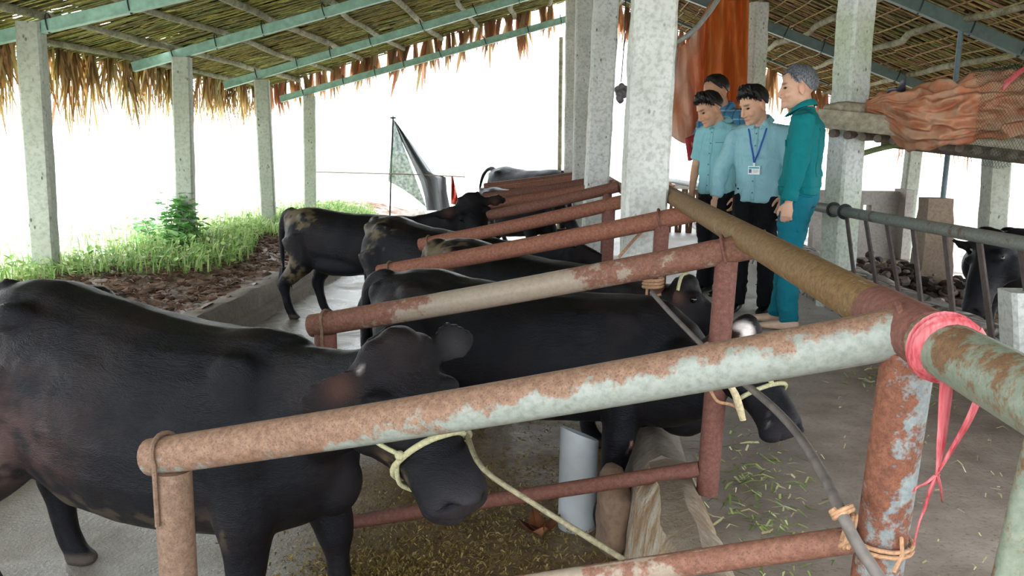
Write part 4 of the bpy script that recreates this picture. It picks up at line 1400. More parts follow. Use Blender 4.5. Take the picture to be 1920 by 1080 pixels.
def person(label, pos, yaw, height=1.7, head_yaw=0, head_pitch=10, head_roll=0, lean=0.0, arms=None, shirt=None, sleeve='long', trousers=None, shoes=None,
           hair=None, skin='#c79a80', hem=.88, belly=0, jacket=False, legs=None, neck_fwd=.02, hairkw=None, collar=True, seed=0, buttons=True, hands=(True, True), curl=.35, wide=1.0):
    s = height / 1.70
    root = thing('person', pos, label, 'person', None, yaw)
    def put(me_or_mb, name, mat, **kw):
        if isinstance(me_or_mb, MB): o = me_or_mb.build(name, mat, root, **kw)
        else:
            me_or_mb.materials.append(mat); o = link(name, me_or_mb, root, True)
        o.matrix_parent_inverse = Matrix.Identity(4)
        o.scale = (s, s, s)
        return o
    LX = lambda z: lean * max(0, z - .92)
    P_ = lambda x, y, z: Vector((x + LX(z), y, z))
    # ---- body
    mb = MB()
    npv = P_(neck_fwd * .3, 0, 1.44)
    Mh = Matrix.Rotation(math.radians(head_yaw), 3, 'Z') @ Matrix.Rotation(math.radians(head_pitch), 3, 'Y') @ Matrix.Rotation(math.radians(head_roll), 3, 'X')
    hc = npv + Vector((neck_fwd, 0, .05)) + Mh @ Vector((.015, 0, .100))
    HSC = 1.12
    hp = lambda x, y, z: hc + Mh @ (Vector((x, y, z)) * HSC)
    E = lambda c, r: mb.ell(hp(*c), tuple(q * HSC for q in r), Mh)
    E((-.012, 0, .038), (.098, .077, .088))
    E((.022, 0, -.022), (.070, .066, .088))
    E((.040, 0, -.084), (.042, .040, .030))
    E((-.0, 0, -.055), (.060, .058, .045))
    E((.070, 0, .034), (.022, .048, .014))
    for y in (-1, 1):
        E((.056, .036 * y, -.028), (.030, .026, .026))
        E((-.012, .079 * y, -.008), (.020, .011, .033))
        E((-.014, .080 * y, -.030), (.012, .009, .014))
        E((.091, .012 * y, -.034), (.011, .010, .009))
    mb.tube([hp(.085, 0, .022), hp(.100, 0, -.008), hp(.112, 0, -.030), hp(.098, 0, -.041)], [.010, .011, .0125, .010], 8, round_end=True)
    E((.086, 0, -.060), (.013, .022, .0065)); E((.084, 0, -.072), (.013, .019, .0070))
    E((.080, 0, -.092), (.018, .022, .018))
    mb.tube([npv + Vector((-.015, 0, -.06)), npv, hp(-.020, 0, -.055), hp(-.015, 0, -.02)], [.072, .060, .058, .056], 14)
    # trunk inside the clothes
    rings = []
    for (z, hx, hy) in [(.84, .09, .13), (.95, .09, .135), (1.1, .085, .13), (1.25, .09, .15), (1.36, .08, .155), (1.42, .055, .11), (1.455, .045, .06)]:
        rings.append([P_(hx * math.cos(2 * PI * k / 16), hy * math.sin(2 * PI * k / 16), z) for k in range(16)])
    mb.rings(rings)
    arms = arms or {}
    A = {}
    for sd, sg in (('l', 1), ('r', -1)):
        sh = P_(-.005, .172 * sg * wide, 1.375)
        el, wr = arms.get(sd, ((.0, .235 * sg, 1.10), (.05, .235 * sg, .86)))
        el, wr = Vector(el), Vector(wr)
        A[sd] = (sh, el, wr)
        mb.tube([sh, sh.lerp(el, .5), el, el.lerp(wr, .35), wr], [.052, .046, .039, .038, .026], 12)
        d = (wr - el).normalized()
        hd = arms.get(sd + 'd', d + Vector((0, 0, -.25)))
        if hands[0 if sg > 0 else 1]:
            hand(mb, wr + d * .012, hd, arms.get(sd + 'n', (0, -sg, 0)), arms.get(sd + 't', (1, 0, 0)), 1.0, curl)
    lg = legs or {}
    G = {}
    for sd, sg in (('l', 1), ('r', -1)):
        kn, an = lg.get(sd, ((.02, .095 * sg, .49), (-.02, .10 * sg, .08)))
        hip = Vector((0, .088 * sg, .90)); kn, an = Vector(kn), Vector(an)
        G[sd] = (hip, kn, an)
        mb.tube([hip, hip.lerp(kn, .5), kn, kn.lerp(an, .35), an], [.082, .07, .052, .05, .036], 12)
        fy = lg.get(sd + 'f', 0.0)
        fd = Vector((math.cos(fy), math.sin(fy), 0))
        mb.tube([an + fd * -.03 + Vector((0, 0, -.035)), an + fd * .05 + Vector((0, 0, -.04)), an + fd * .13 + Vector((0, 0, -.052)), an + fd * .15 + Vector((0, 0, -.056))], [.024, .024, .020, .010], 12, round_end=True)
        G[sd + 'f'] = fd
    me = fuse(mb, .0058, 4)
    P = coords(me)
    base = np.array(lin(skin)[:3], dtype=np.float32)
    rgb = np.tile(base, (len(P), 1))
    g = lambda c, r: gauss(((P - np.array(hc)) @ np.array(Mh)) / HSC, c, r)
    n = vnoise(P, (9, 9, 9), seed, 2)
    rgb *= (1 + .10 * n)[:, None]
    for y in (-1, 1):
        rgb = mix3(rgb, g((.068, .036 * y, -.03), (.03, .028, .025)) * .35, base * np.array([1.15, .82, .78]))
        rgb = mix3(rgb, g((-.01, .082 * y, -.01), (.03, .02, .035)) * .35, base * np.array([1.15, .75, .7]))
        k = g((.084, .033 * y, .033), (.02, .019, .0045)); rgb = mix3(rgb, np.clip(k * 1.4, 0, .75), (.03, .022, .019))
        k = g((.080, .032 * y, .010), (.02, .016, .0045)); rgb = mix3(rgb, np.clip(k * 1.2, 0, .6), (.06, .04, .03))
    rgb = mix3(rgb, g((.092, 0, -.066), (.016, .022, .009)) * .8, base * np.array([.95, .55, .52]))
    rgb = mix3(rgb, np.clip(g((.092, 0, -.0665), (.02, .022, .0022)) * 1.2, 0, 1) * .8, base * .25)
    rgb = mix3(rgb, g((.085, 0, -.05), (.03, .03, .006)) * .15, (.1, .07, .06))
    paint(me, rgb.astype(np.float32))
    put(me, 'body', M['skin'])
    for y in (-1, 1):
        e = MB(); e.ell(hp(.0735, .032 * y, .009), (.011, .012, .008), Mh); put(e, 'eye', M['eye'])
    # ---- hair
    if hair:
        hk = dict(front=38, side=4, back=-38, th=.016, fringe=.012)
        hk.update(hairkw or {})
        hb = MB(); R = np.random.default_rng(seed)
        def low(az):
            a = abs(az)
            if a < 35: return hk['front'] + 3 * math.sin(az * .3)
            if a < 62: return hk['front'] + (hk['side'] + 8 - hk['front']) * (a - 35) / 27
            if a < 82: return hk['side'] + 8 - 22 * (a - 62) / 20
            if a < 108: return -14 + 28 * min(1, max(0, (a - 82) / 8)) if a < 90 else 14 - 24 * (a - 90) / 18
            return -10 + (hk['back'] + 10) * min(1, (a - 108) / 25)
        cen = Vector((-.012, 0, .030))
        rows, nA = 12, 72
        rings_o, rings_i = [], []
        for i in range(rows + 1):
            ro, ri = [], []
            for k in range(nA):
                az = 360 * k / nA - 180
                l = low(az)
                el_ = math.radians(89 - (89 - l) * i / rows)
                a = math.radians(az)
                dr = Vector((math.cos(el_) * math.cos(a), math.cos(el_) * math.sin(a), math.sin(el_)))
                r0 = 1 / math.sqrt((dr.x / .098) ** 2 + (dr.y / .077) ** 2 + (dr.z / .094) ** 2)
                th = hk['th'] * (1 - .55 * (i / rows) ** 2) * (1 if abs(az) < 115 else .75)
                if abs(az) < 60: th += hk['fringe'] * math.sin(PI * min(1, i / rows * .9))
                nz = mnoise.fractal(Vector((dr.x * 9 + seed, dr.y * 9, dr.z * 5)), 1, 2, 3)
                ro.append(hp(*(cen + dr * (r0 + th * (1 + .35 * nz)))))
                ri.append(hp(*(cen + dr * (r0 - .012))))
            rings_o.append(ro); rings_i.append(ri)
        hb.rings(rings_o + rings_i[::-1], cap=True)
        # loose locks along the front and crown
        for k in range(110):
            az = math.radians(R.uniform(-75, 75)); l = math.radians(low(math.degrees(az)) + R.uniform(2, 26))
            dr = Vector((math.cos(l) * math.cos(az), math.cos(l) * math.sin(az), math.sin(l)))
            r0 = 1 / math.sqrt((dr.x / .098) ** 2 + (dr.y / .077) ** 2 + (dr.z / .094) ** 2) + hk['th'] * .7
            p0 = cen + dr * r0
            sweep = Vector((.012, R.normal(.012, .012), -.006)) * (hk['fringe'] / .012)
            hb.tube([hp(*p0), hp(*(p0 + sweep * .6 + dr * .004)), hp(*(p0 + sweep * 1.4 - Vector((0, 0, .008))))], [.0045, .0034, .0010], 5)
        put(hb, 'hair', hair)
    # ---- shirt
    sb = MB(); d_ = .0
    b_ = belly
    prof = [(hem, .118 + b_ * .6, .168), (hem + .06, .120 + b_, .168), (1.06, .118 + b_, .166), (1.18, .118 + b_ * .6, .172), (1.28, .118, .182), (1.36, .104, .178), (1.41, .082, .145), (1.45, .066, .085), (1.475, .058, .066)]
    if jacket: prof[0] = (hem, .120, .165); prof[1] = (hem + .07, .132, .182)
    rings = []
    for (z, hx, hy) in prof:
        cx = b_ * .6 if z < 1.2 else 0
        if z > 1.40: cx += neck_fwd * .4
        rings.append([P_(cx + hx * math.copysign(abs(math.cos(2 * PI * k / 24)) ** .9, math.cos(2 * PI * k / 24)) - .008, wide * hy * math.copysign(abs(math.sin(2 * PI * k / 24)) ** .9, math.sin(2 * PI * k / 24)), z) for k in range(24)])
    sb.rings(rings)
    for sd, sg in (('l', 1), ('r', -1)):
        sh, el, wr = A[sd]
        i0 = P_(0, .09 * sg, 1.385)
        if sleeve == 'long':
            end = el.lerp(wr, .96)
            sb.tube([i0, sh, sh.lerp(el, .5), el, el.lerp(wr, .4), end], [.070, .074, .066, .060, .054, .043], 14, round_end=False)
        else:
            end = sh.lerp(el, .82)
            sb.tube([i0, sh, sh.lerp(el, .45), end], [.070, .076, .074, .074], 14)
    me = fuse(sb, .0085, 4)
    P = coords(me)
    m = np.ones(len(P), dtype=np.float32)
    displace(me, (5, 5, 3.6), .020, seed + 11, oct=3)
    displace(me, (9, 9, 15), .010, seed + 12, oct=2)
    bv = BVHTree.FromPolygons([v_.co.copy() for v_ in me.vertices], [tuple(p_.vertices) for p_ in me.polygons])
    put(me, 'jacket' if jacket else 'shirt', shirt)
    def front(y, z, dx=1, off=.003):
        hit = bv.ray_cast(Vector((dx * .6, y, z)), Vector((-dx, 0, 0)))
        return (hit[0] + hit[1] * off, hit[1]) if hit[0] else (Vector((.12 * dx, y, z)), Vector((dx, 0, 0)))
    ctx = dict(root=root, front=front, put=put, A=A, P=P_, npv=npv, hp=hp, bv=bv, s=s)
    if collar:
        cb = MB(); rr = []
        n_ = 40
        up, lo, inn = [], [], []
        for k in range(n_ + 1):
            a = math.radians(14 + 332 * k / n_)
            fr_ = (1 + math.cos(a)) / 2
            c0 = P_(neck_fwd * .45 - .006, 0, 0)
            x, y = math.cos(a), math.sin(a)
            zt = 1.507 - .050 * fr_ ** 2 + .012 * (1 - fr_)
            drop = .036 + .040 * max(0, fr_ - .55) ** 1.0
            inn.append(Vector((c0.x + .061 * x, .062 * y, zt - .03)))
            up.append(Vector((c0.x + .066 * x, .067 * y, zt)))
            lo.append(Vector((c0.x + (.092 + .026 * fr_) * x, (.102) * y + .0, zt - drop)))
        cb.grid([inn, up, lo])
        put(cb, 'collar', shirt, solid=.005)
    if buttons:
        for z in np.arange(hem + .07, 1.40, .088):
            p, nn = front(0.0, float(z))
            bb = MB(); bb.tube([p - nn * .001, p + nn * .003], .0062, 10); put(bb, 'shirt_button', M['button'])
        pk = MB(); pts = []
        prev = None
        for z in np.linspace(hem + .01, 1.42, 26):
            pa, na = front(.016, float(z), 1, .002); pb, nb = front(-.016, float(z), 1, .002)
            pts.append([pa, pb])
        pk.grid(pts)
        put(pk, 'placket', shirt, solid=.003)
    # ---- trousers
    tb = MB(); rings = []
    for (z, hx, hy) in [(1.02, .105, .15), (.95, .115, .162), (.88, .118, .17), (.82, .10, .165)]:
        rings.append([Vector((hx * math.cos(2 * PI * k / 20) - .008 + b_ * .3, hy * math.sin(2 * PI * k / 20), z)) for k in range(20)])
    tb.rings(rings[::-1])
    for sd in 'lr':
        hip, kn, an = G[sd]
        e = an + Vector((-.005, 0, -.025))
        tb.tube([hip + Vector((-.005, 0, .0)), hip.lerp(kn, .4), kn, kn.lerp(e, .5), e], [.105, .094, .077, .070, .066], 14)
    me = fuse(tb, .009, 4)
    displace(me, (6, 6, 3), .016, seed + 21, oct=2); displace(me, (10, 10, 20), .010, seed + 22, oct=2)
    put(me, 'trousers', trousers)
    # ---- shoes
    for sd in 'lr':
        an, fd = G[sd][2], G[sd + 'f']
        lat = Vector((-fd.y, fd.x, 0))
        zb = an.z - .08
        b2 = MB(); rings = []
        for (x, hw, top) in [(-.075, .018, .05), (-.065, .032, .075), (-.03, .038, .085), (.02, .040, .078), (.07, .045, .062), (.12, .048, .050), (.16, .042, .042), (.185, .028, .034), (.195, .012, .026)]:
            c = an + fd * x; ring = []
            for k in range(14):
                a = 2 * PI * k / 14
                zz = zb + max(0, top * .5 + top * .5 * math.sin(a) * (1 if math.sin(a) > 0 else 1.0))
                ww = hw * math.copysign(abs(math.cos(a)) ** .7, math.cos(a))
                ring.append(Vector((c.x, c.y, 0)) + lat * ww + Vector((0, 0, zz)))
            rings.append(ring)
        b2.rings(rings)
        put(b2, 'shoe', shoes, subd=1)
    return ctx

def hairmat(name, a, b):
    t = NT(name); v = t.coord('Object', (40, 40, 9))
    n = t.noise(v, 5, 3, .6)
    return t.done(t.ramp(n, [(.35, a), (.65, b)]), .45, t.bump(n, .4, .004), 0, .4)
M['hair_black'] = hairmat('black_hair', '#0b0a0b', '#252224')
M['hair_grey'] = hairmat('grey_hair', '#35383f', '#8b9098')
M['shirt_blue'] = cloth('light_blue_shirt', '#8fcbd6')
M['shirt_blue2'] = cloth('sky_blue_shirt', '#96c6d3')
M['teal'] = cloth('teal_workwear', '#0f7f86', wr=.6)
M['teal_trousers'] = cloth('teal_work_trousers', '#117487', wr=.6)
M['black_cloth'] = cloth('black_trousers', '#121318', rough=.9)
M['plaid'] = cloth('blue_plaid_shirt', '#4f87ad', pattern=[(2, 14, '#a9c9dd', .16), (1, 16, '#2c5f88', .22), (2, 14, '#7fb3c4', .08)])
M['black_shoe'] = plain('black_leather', '#14151a', .3, .5)
M['pale_shoe'] = plain('pale_beige_shoe', '#d8b9a4', .6, .4)
M['button'] = plain('shirt_button', '#4a6f7c', .4)

rad_ = math.radians
# teal man, seen from behind his left side
mc = person('man in a teal work suit with grey hair, back half turned to the viewer', (1.61, 5.80, 0), rad_(158), 1.70, head_yaw=14, head_pitch=6, lean=-.03, neck_fwd=.03,
            arms={'l': ((-.01, .235, 1.12), (.03, .235, .865)), 'r': ((.04, -.225, 1.11), (.10, -.20, .885)), 'ld': (.12, .0, -1), 'lt': (1, 0, 0), 'ln': (-.1, -1, 0), 'rd': (.3, 0, -1)},
            shirt=M['teal'], jacket=True, trousers=M['teal_trousers'], shoes=M['pale_shoe'], hair=M['hair_grey'], skin='#deb39a', hem=.90, buttons=False, seed=3,
            hairkw=dict(front=42, side=8, back=-30, th=.016, fringe=.006), curl=.42, wide=1.06,
            legs={'l': ((.03, .10, .49), (.0, .12, .08)), 'r': ((.05, -.09, .49), (.10, -.10, .08))})
# waistband, cuff, pocket flap, back pleats
wb = MB()
lo, hi = [], []
for k in range(49):
    a = 2 * PI * k / 48
    for z, lst in ((.895, lo), (.955, hi)):
        dr = Vector((math.cos(a), math.sin(a), 0))
        hit = mc['bv'].ray_cast(Vector((0, 0, z)) + dr * .5, -dr)
        lst.append(((hit[0] if hit[0] else dr * .15 + Vector((0, 0, z))) + dr * .004))
# keep the band clear of the arms
def near(p): return max(abs(p.y), 0) < .205
lo = [p if near(p) else Vector((p.x, math.copysign(.185, p.y), p.z)) for p in lo]; hi = [p if near(p) else Vector((p.x, math.copysign(.185, p.y), p.z)) for p in hi]
wb.grid([lo, hi]); mc['put'](wb, 'waistband', M['teal'], solid=.006)
sh, el, wr = mc['A']['l']
cf = MB(); d = (wr - el).normalized(); cf.tube([wr - d * .075, wr - d * .07, wr - d * .012, wr - d * .008], [.049, .0515, .0495, .046], 18); mc['put'](cf, 'cuff', M['teal'])
for y in (-.085, .085):
    pl_ = MB(); pts = []
    for z in np.linspace(1.02, 1.33, 14):
        p1, n1_ = mc['front'](y, float(z), -1, .004); p2, n2_ = mc['front'](y + .014, float(z), -1, .001)
        pts.append([p1, p2])
    pl_.grid(pts); mc['put'](pl_, 'back_pleat', M['teal'], solid=.004)
pf = MB(); pts = []
for z in (1.255, 1.215):
    pts.append([mc['front'](y, z, 1, .006)[0] for y in np.linspace(.05, .135, 6)])
pf.grid(pts); mc['put'](pf, 'pocket_flap', M['teal'], solid=.005)

# lanyard man
mbm = person('man in a long sleeved light blue shirt wearing a blue lanyard with an identity card', (1.46, 6.35, 0), rad_(243), 1.615, head_yaw=-36, head_pitch=24, lean=.05, neck_fwd=.035,
             arms={'r': ((.06, -.26, 1.10), (.17, -.27, .885)), 'l': ((-.02, .235, 1.12), (.02, .22, .87)), 'rd': (.35, -.05, -1), 'rt': (.6, .8, 0), 'rn': (.2, 1, .2)},
             shirt=M['shirt_blue2'], trousers=M['black_cloth'], shoes=M['black_shoe'], hair=M['hair_black'], skin='#dcae92', hem=.86, seed=5, curl=.3,
             hairkw=dict(front=34, side=10, back=-30, th=.024, fringe=.018), belly=.012,
             legs={'l': ((.02, .10, .49), (.0, .12, .08)), 'r': ((.05, -.08, .49), (.03, -.10, .08))})
M['lanyard'] = plain('blue_lanyard', '#1c4fae', .5)
ly = MB()
card_p, card_n = mbm['front'](.005, 1.10, 1, .012)
for sg in (1, -1):
    rows = []
    for k in range(11):
        u = k / 10
        z = 1.40 - u * .245
        y = sg * .062 * (1 - u) ** .9 + .005
        p, nn = mbm['front'](y, z, 1, .006)
        rows.append([p + Vector((0, -.006, 0)), p + Vector((0, .006, 0))])
    top = mbm['npv'] + Vector((-.03, sg * .066, .035))
    mid_ = mbm['npv'] + Vector((.03, sg * .068, .0))
    rows = [[top + Vector((-.006, 0, 0)), top + Vector((.006, 0, 0))], [mid_ + Vector((0, -.006, 0)), mid_ + Vector((0, .006, 0))]] + rows
    ly.grid(rows)
lo_ = mbm['put'](ly, 'lanyard', M['lanyard'], solid=.003)
card = MB(); card.box(card_p, (.004, .088, .062)); co = mbm['put'](card, 'identity_card', plain('white_card', '#eef3f5', .3))
b2 = MB(); b2.box(card_p + Vector((.003, 0, .019)), (.0015, .076, .012)); q = mbm['put'](b2, 'card_header', plain('teal_print', '#3fa0ae', .4), smooth=False); q.parent = co; q.scale = (1, 1, 1); q.matrix_parent_inverse = Matrix.Identity(4)
b2 = MB(); b2.box(card_p + Vector((.003, -.027, -.006)), (.0015, .020, .028)); q = mbm['put'](b2, 'card_photo', plain('blue_print', '#3c5f9c', .4), smooth=False); q.parent = co; q.scale = (1, 1, 1); q.matrix_parent_inverse = Matrix.Identity(4)
for k in range(3):
    b2 = MB(); b2.box(card_p + Vector((.003, .012, .003 - .010 * k)), (.0015, .040 - .006 * k, .0035)); q = mbm['put'](b2, 'card_line', plain('grey_print', '#9aa6ad', .4), smooth=False); q.parent = co; q.scale = (1, 1, 1); q.matrix_parent_inverse = Matrix.Identity(4)
cl = MB(); cl.box(card_p + Vector((.002, 0, .043)), (.006, .016, .026)); mbm['put'](cl, 'card_clip', plain('white_clip', '#dfe6ea', .4), smooth=False)

# short sleeved man looking down
ma = person('man in a short sleeved turquoise blue shirt looking down at the cattle, black hair', (1.32, 7.1, 0), rad_(222), 1.625, head_yaw=-22, head_pitch=30, lean=.04, neck_fwd=.045,
            arms={'l': ((-.06, .235, 1.11), (.03, .225, .87)), 'r': ((.02, -.235, 1.10), (.12, -.19, .88)), 'ld': (.25, -.05, -1), 'ln': (0, -1, 0)},
            shirt=M['shirt_blue'], sleeve='short', trousers=M['black_cloth'], shoes=M['black_shoe'], hair=M['hair_black'], skin='#d5a588', hem=.87, seed=8, belly=.022,
            hairkw=dict(front=36, side=12, back=-30, th=.022, fringe=.016))
pf = MB(); pts = []
for z in (1.30, 1.296): pts.append([ma['front'](y, z, 1, .004)[0] for y in np.linspace(.05, .13, 6)])
pf.grid(pts); ma['put'](pf, 'pocket_edge', M['button'], solid=.003)

# plaid man behind
md = person('man in a blue plaid shirt mostly hidden behind the others', (1.46, 7.75, 0), rad_(225), 1.80, head_yaw=-20, head_pitch=20, lean=.02, neck_fwd=.04,
            arms={'r': ((.05, -.24, 1.12), (.20, -.12, 1.12)), 'l': ((-.02, .235, 1.11), (.03, .23, .87)), 'rd': (1, .3, 0), 'rn': (0, .6, .8), 'rt': (0, .3, 1)},
            shirt=M['plaid'], trousers=M['black_cloth'], shoes=M['black_shoe'], hair=M['hair_black'], skin='#b98a70', hem=.88, seed=9, hairkw=dict(front=46, side=10, back=-30, th=.012, fringe=.004))
sh, el, wr = md['A']['r']
Rm = Matrix.Rotation(rad_(225), 3, 'Z')
bp = Vector((1.46, 7.75, 0)) + Rm @ ((wr + Vector((.09, .03, .015))) * md['s'])
bk = MB(); bk.box(bp, (.15, .03, .20), Matrix.Rotation(rad_(225), 3, 'Z') @ Matrix.Rotation(.3, 3, 'Y'))
tag(bk.build('notebook', plain('red_cover', '#a31c2e', .4), bevel=.003), 'small dark red notebook held by the man in the plaid shirt', 'notebook')
# ---------------------------------------------------------------- vegetation
def bank_z(x, y): return -.10 + bank(x, y)
R = np.random.default_rng(21)
greens = [lin(h) for h in ('#86ad5c', '#9cc06c', '#aed07f', '#75a058', '#bcd58c', '#cfdc9f')]
mb = MB()
def blade(mb, p, h, w, an, lean):
    d = Vector((math.cos(an), math.sin(an), 0)); sd = Vector((-d.y, d.x, 0))
    q1 = p + Vector((0, 0, h * .55)) + d * (lean * h * .3); q2 = p + Vector((0, 0, h * .9)) + d * (lean * h)
    mb.add([p - sd * w, p + sd * w, q1 + sd * w * .8, q1 - sd * w * .8, q2], [(0, 1, 2, 3), (3, 2, 4)])
def leaf(mb, p, L, w, an, pitch, n=5):
    d = Vector((math.cos(an) * math.cos(pitch), math.sin(an) * math.cos(pitch), math.sin(pitch))); sd = Vector((-math.sin(an), math.cos(an), 0)); up = d.cross(sd)
    pts = []
    for q, ww in ((0, .05), (.2, .7), (.45, 1), (.75, .65), (1, .03)):
        c = p + d * (L * q) - Vector((0, 0, L * .25 * q * q))
        pts.append((c - sd * w * ww * .5 - up * .0, c + up * (-.12 * w * ww), c + sd * w * ww * .5))
    vs = [x for r in pts for x in r]
    fs = []
    for i in range(4): fs += [(3 * i, 3 * i + 1, 3 * i + 4, 3 * i + 3), (3 * i + 1, 3 * i + 2, 3 * i + 5, 3 * i + 4)]
    mb.add(vs, fs)
def grass_edge(y): return -3.55 - .22 * math.sin(y * 1.3) + (.35 if y > 10.5 else 0) - max(0, 7.8 - y) * .35
for k in range(9000):
    y = R.uniform(5.2, 15); e = grass_edge(y)
    x = e - abs(R.normal(0, .9)) + .1
    if x < -7.5: continue
    p = Vector((x, y, bank_z(max(x, -4.5), y) + .0 if x > -4.5 else .04))
    c = greens[int(R.integers(len(greens)))]; b = R.uniform(.8, 1.15); mb.col = tuple(q * b for q in c[:3])
    if R.random() < .55: blade(mb, p, R.uniform(.08, .26), R.uniform(.004, .009), R.uniform(0, 6.28), R.uniform(.1, .7))
    else: leaf(mb, p + Vector((0, 0, R.uniform(.02, .16))), R.uniform(.05, .11), R.uniform(.03, .06), R.uniform(0, 6.28), R.uniform(-.1, .9))
tag(mb.build('grass', M['leaf'], smooth=False), 'bright sunlit grass and low weeds along the muck bank', 'grass', None, 'stuff')
# climbing bush at the second eave post
bp = at(340, 468, 9.05)
bush = thing('leafy_bush', (bp.x, bp.y, .05), 'leafy green bush climbing at the foot of the second eave post', 'bush')
mb = MB(); ml = MB()
for k in range(18):
    x, y = bp.x + R.normal(-.04, .13), bp.y + R.normal(0, .14)
    h = R.uniform(.2, .62) * (1 - .5 * min(1, abs(x - bp.x) / .5))
    tip = Vector((x + R.normal(-.02, .08), y + R.normal(0, .06), .05 + h))
    mb.tube([(x, y, .0), Vector((x, y, .05)).lerp(tip, .6) + Vector((R.normal(0, .02), 0, 0)), tip], [.008, .006, .003], 5)
    for j in range(int(18 + 60 * h)):
        q = Vector((x, y, .05)).lerp(tip, R.uniform(.05, 1.0)) + Vector((R.normal(0, .05), R.normal(0, .05), R.normal(0, .02)))
        c = lin(['#74ad5e', '#8cc276', '#a6d492', '#639c55'][int(R.integers(4))]); ml.col = tuple(q_ * R.uniform(.85, 1.15) for q_ in c[:3])
        leaf(ml, q, R.uniform(.07, .12), R.uniform(.06, .09), R.uniform(0, 6.28), R.uniform(-.3, .6))
mb.build('stem', M['pole'], bush); ml.build('foliage', M['leaf'], bush, smooth=False)
# trampled straw, twigs and clods on the muck
mb = MB()
for k in range(2200):
    y = R.uniform(4.6, 12); x = R.uniform(-4.1, -2.85)
    p = Vector((x, y, bank_z(x, y) + .02)); an = R.uniform(0, 6.28); L = R.uniform(.02, .10)
    c = lin(['#6f5546', '#8b6f5c', '#5b4335', '#a08876', '#46342a'][int(R.integers(5))]); mb.col = c[:3]
    d = Vector((math.cos(an), math.sin(an), R.normal(0, .25)))
    mb.tube([p, p + d * L * .5 + Vector((0, 0, .012)), p + d * L], [.003, .005, .002], 4)
for k in range(700):
    y = R.uniform(4.6, 12); x = R.uniform(-4.0, -2.85)
    c = lin(['#6d5242', '#4c392d', '#85685a'][int(R.integers(3))]); mb.col = c[:3]
    r = R.uniform(.012, .04)
    mb.ell((x, y, bank_z(x, y) + .005), (r * 1.5, r, r * .5), Matrix.Rotation(R.uniform(0, 3), 3, 'Z'), 8, 5)
tag(mb.build('muck_litter', M['straw'], smooth=True, sharp=180), 'brown straw and clods trodden into the muck bank', 'litter', None, 'stuff')

# ---------------------------------------------------------------- fodder and dung litter
def litter(name, label, n, fx, zf, pal, Lr, wr, seed, flat=True):
    R = np.random.default_rng(seed); mb = MB()
    for k in range(n):
        x, y = fx(R); z = zf(x, y)
        c = pal[int(R.integers(len(pal)))]; b = R.uniform(.8, 1.2); mb.col = tuple(min(1, q * b) for q in c[:3])
        an = R.uniform(0, 6.28); L = R.uniform(*Lr); w = R.uniform(*wr)
        d = Vector((math.cos(an), math.sin(an), R.normal(0, .12))); sd = Vector((-d.y, d.x, R.normal(0, .3)))
        p = Vector((x, y, z + .008 + R.uniform(0, .012)))
        m_ = p + d * L * .5 + Vector((0, 0, R.uniform(0, .012))) + sd * R.normal(0, .008)
        q = p + d * L
        mb.add([p - sd * w, p + sd * w, m_ + sd * w, m_ - sd * w, q + sd * w * .5, q - sd * w * .5], [(0, 1, 2, 3), (3, 2, 4, 5)])
    return tag(mb.build(name, M['straw'], smooth=False), label, name.replace('_', ' '), None, 'stuff')
gr = [lin(h) for h in ('#9aa866', '#7f9150', '#b7bb84', '#6d8044', '#c5c49a')]
st_ = [lin(h) for h in ('#8f7a48', '#75622f', '#a8925c', '#5f4d26', '#86703c')]
def f_kerb(R):
    c = [(.66, 2.62, .09, .12), (.64, 2.25, .08, .16), (.66, 1.95, .07, .10), (.75, 2.95, .1, .1), (.62, 1.62, .05, .1), (.72, 3.25, .10, .15)][int(R.integers(6))]
    return R.normal(c[0], c[2]), R.normal(c[1], c[3])
litter('green_fodder', 'chopped green fodder lying along the foot of the feed kerb', 380, f_kerb, lambda x, y: .0 + max(0, .55 - x) * .3, gr, (.02, .085), (.002, .0045), 31)
litter('straw_scraps', 'pale straw scraps scattered over the aisle floor', 420, lambda R: (R.uniform(.6, 2.05), 1.2 + abs(R.normal(0, 2.2))), lambda x, y: .004, [lin(h) for h in ('#cdbf97', '#b9aa80', '#e0d6b8', '#9c8f68')], (.012, .06), (.0012, .003), 32)
def f_far(R): return R.normal(1.78, .12), R.normal(4.35, .14)
litter('green_fodder', 'small scatter of green fodder near the stone kerb', 130, f_far, lambda x, y: .004, gr, (.03, .10), (.003, .006), 33)
def f_dung(R):
    c = [(-.52, 2.95, .28, .16), (-.30, 3.7, .3, .25), (-.1, 3.2, .25, .3), (-.45, 4.6, .3, .3), (.05, 2.5, .2, .3), (-.62, 2.8, .15, .1)][int(R.integers(6))]
    return R.normal(c[0], c[2]), R.normal(c[1], c[3])
litter('dung_straw', 'yellow brown dung straw trodden over the stall floor', 9000, f_dung, lambda x, y: ZS + .0, st_, (.006, .030), (.0012, .0035), 34)

# dry leaf on the stall floor
p = at(1012, 1015, 3.15); p.z = ZS + .02
dl = thing('dry_leaf', p, 'curled reddish brown dry leaf lying on the stall floor', 'leaf')
mb = MB()
for k in range(4):
    mb.col = lin(['#6b3f2a', '#7d4c31', '#54301f', '#8a5a3c'][k])[:3]
    a = k * 1.5 + .4; P = []
    for i in range(6):
        u = i / 5; wdt = .035 * math.sin(PI * min(1, .12 + u * .85))
        c = p + Vector((math.cos(a) * u * .085, math.sin(a) * u * .085, .005 + .05 * u * u)); s = Vector((-math.sin(a), math.cos(a), 0))
        P.append([c - s * wdt + Vector((0, 0, .02)), c, c + s * wdt + Vector((0, 0, .02))])
    mb.grid(P)
mb.build('blade', M['straw'], dl, solid=.001)

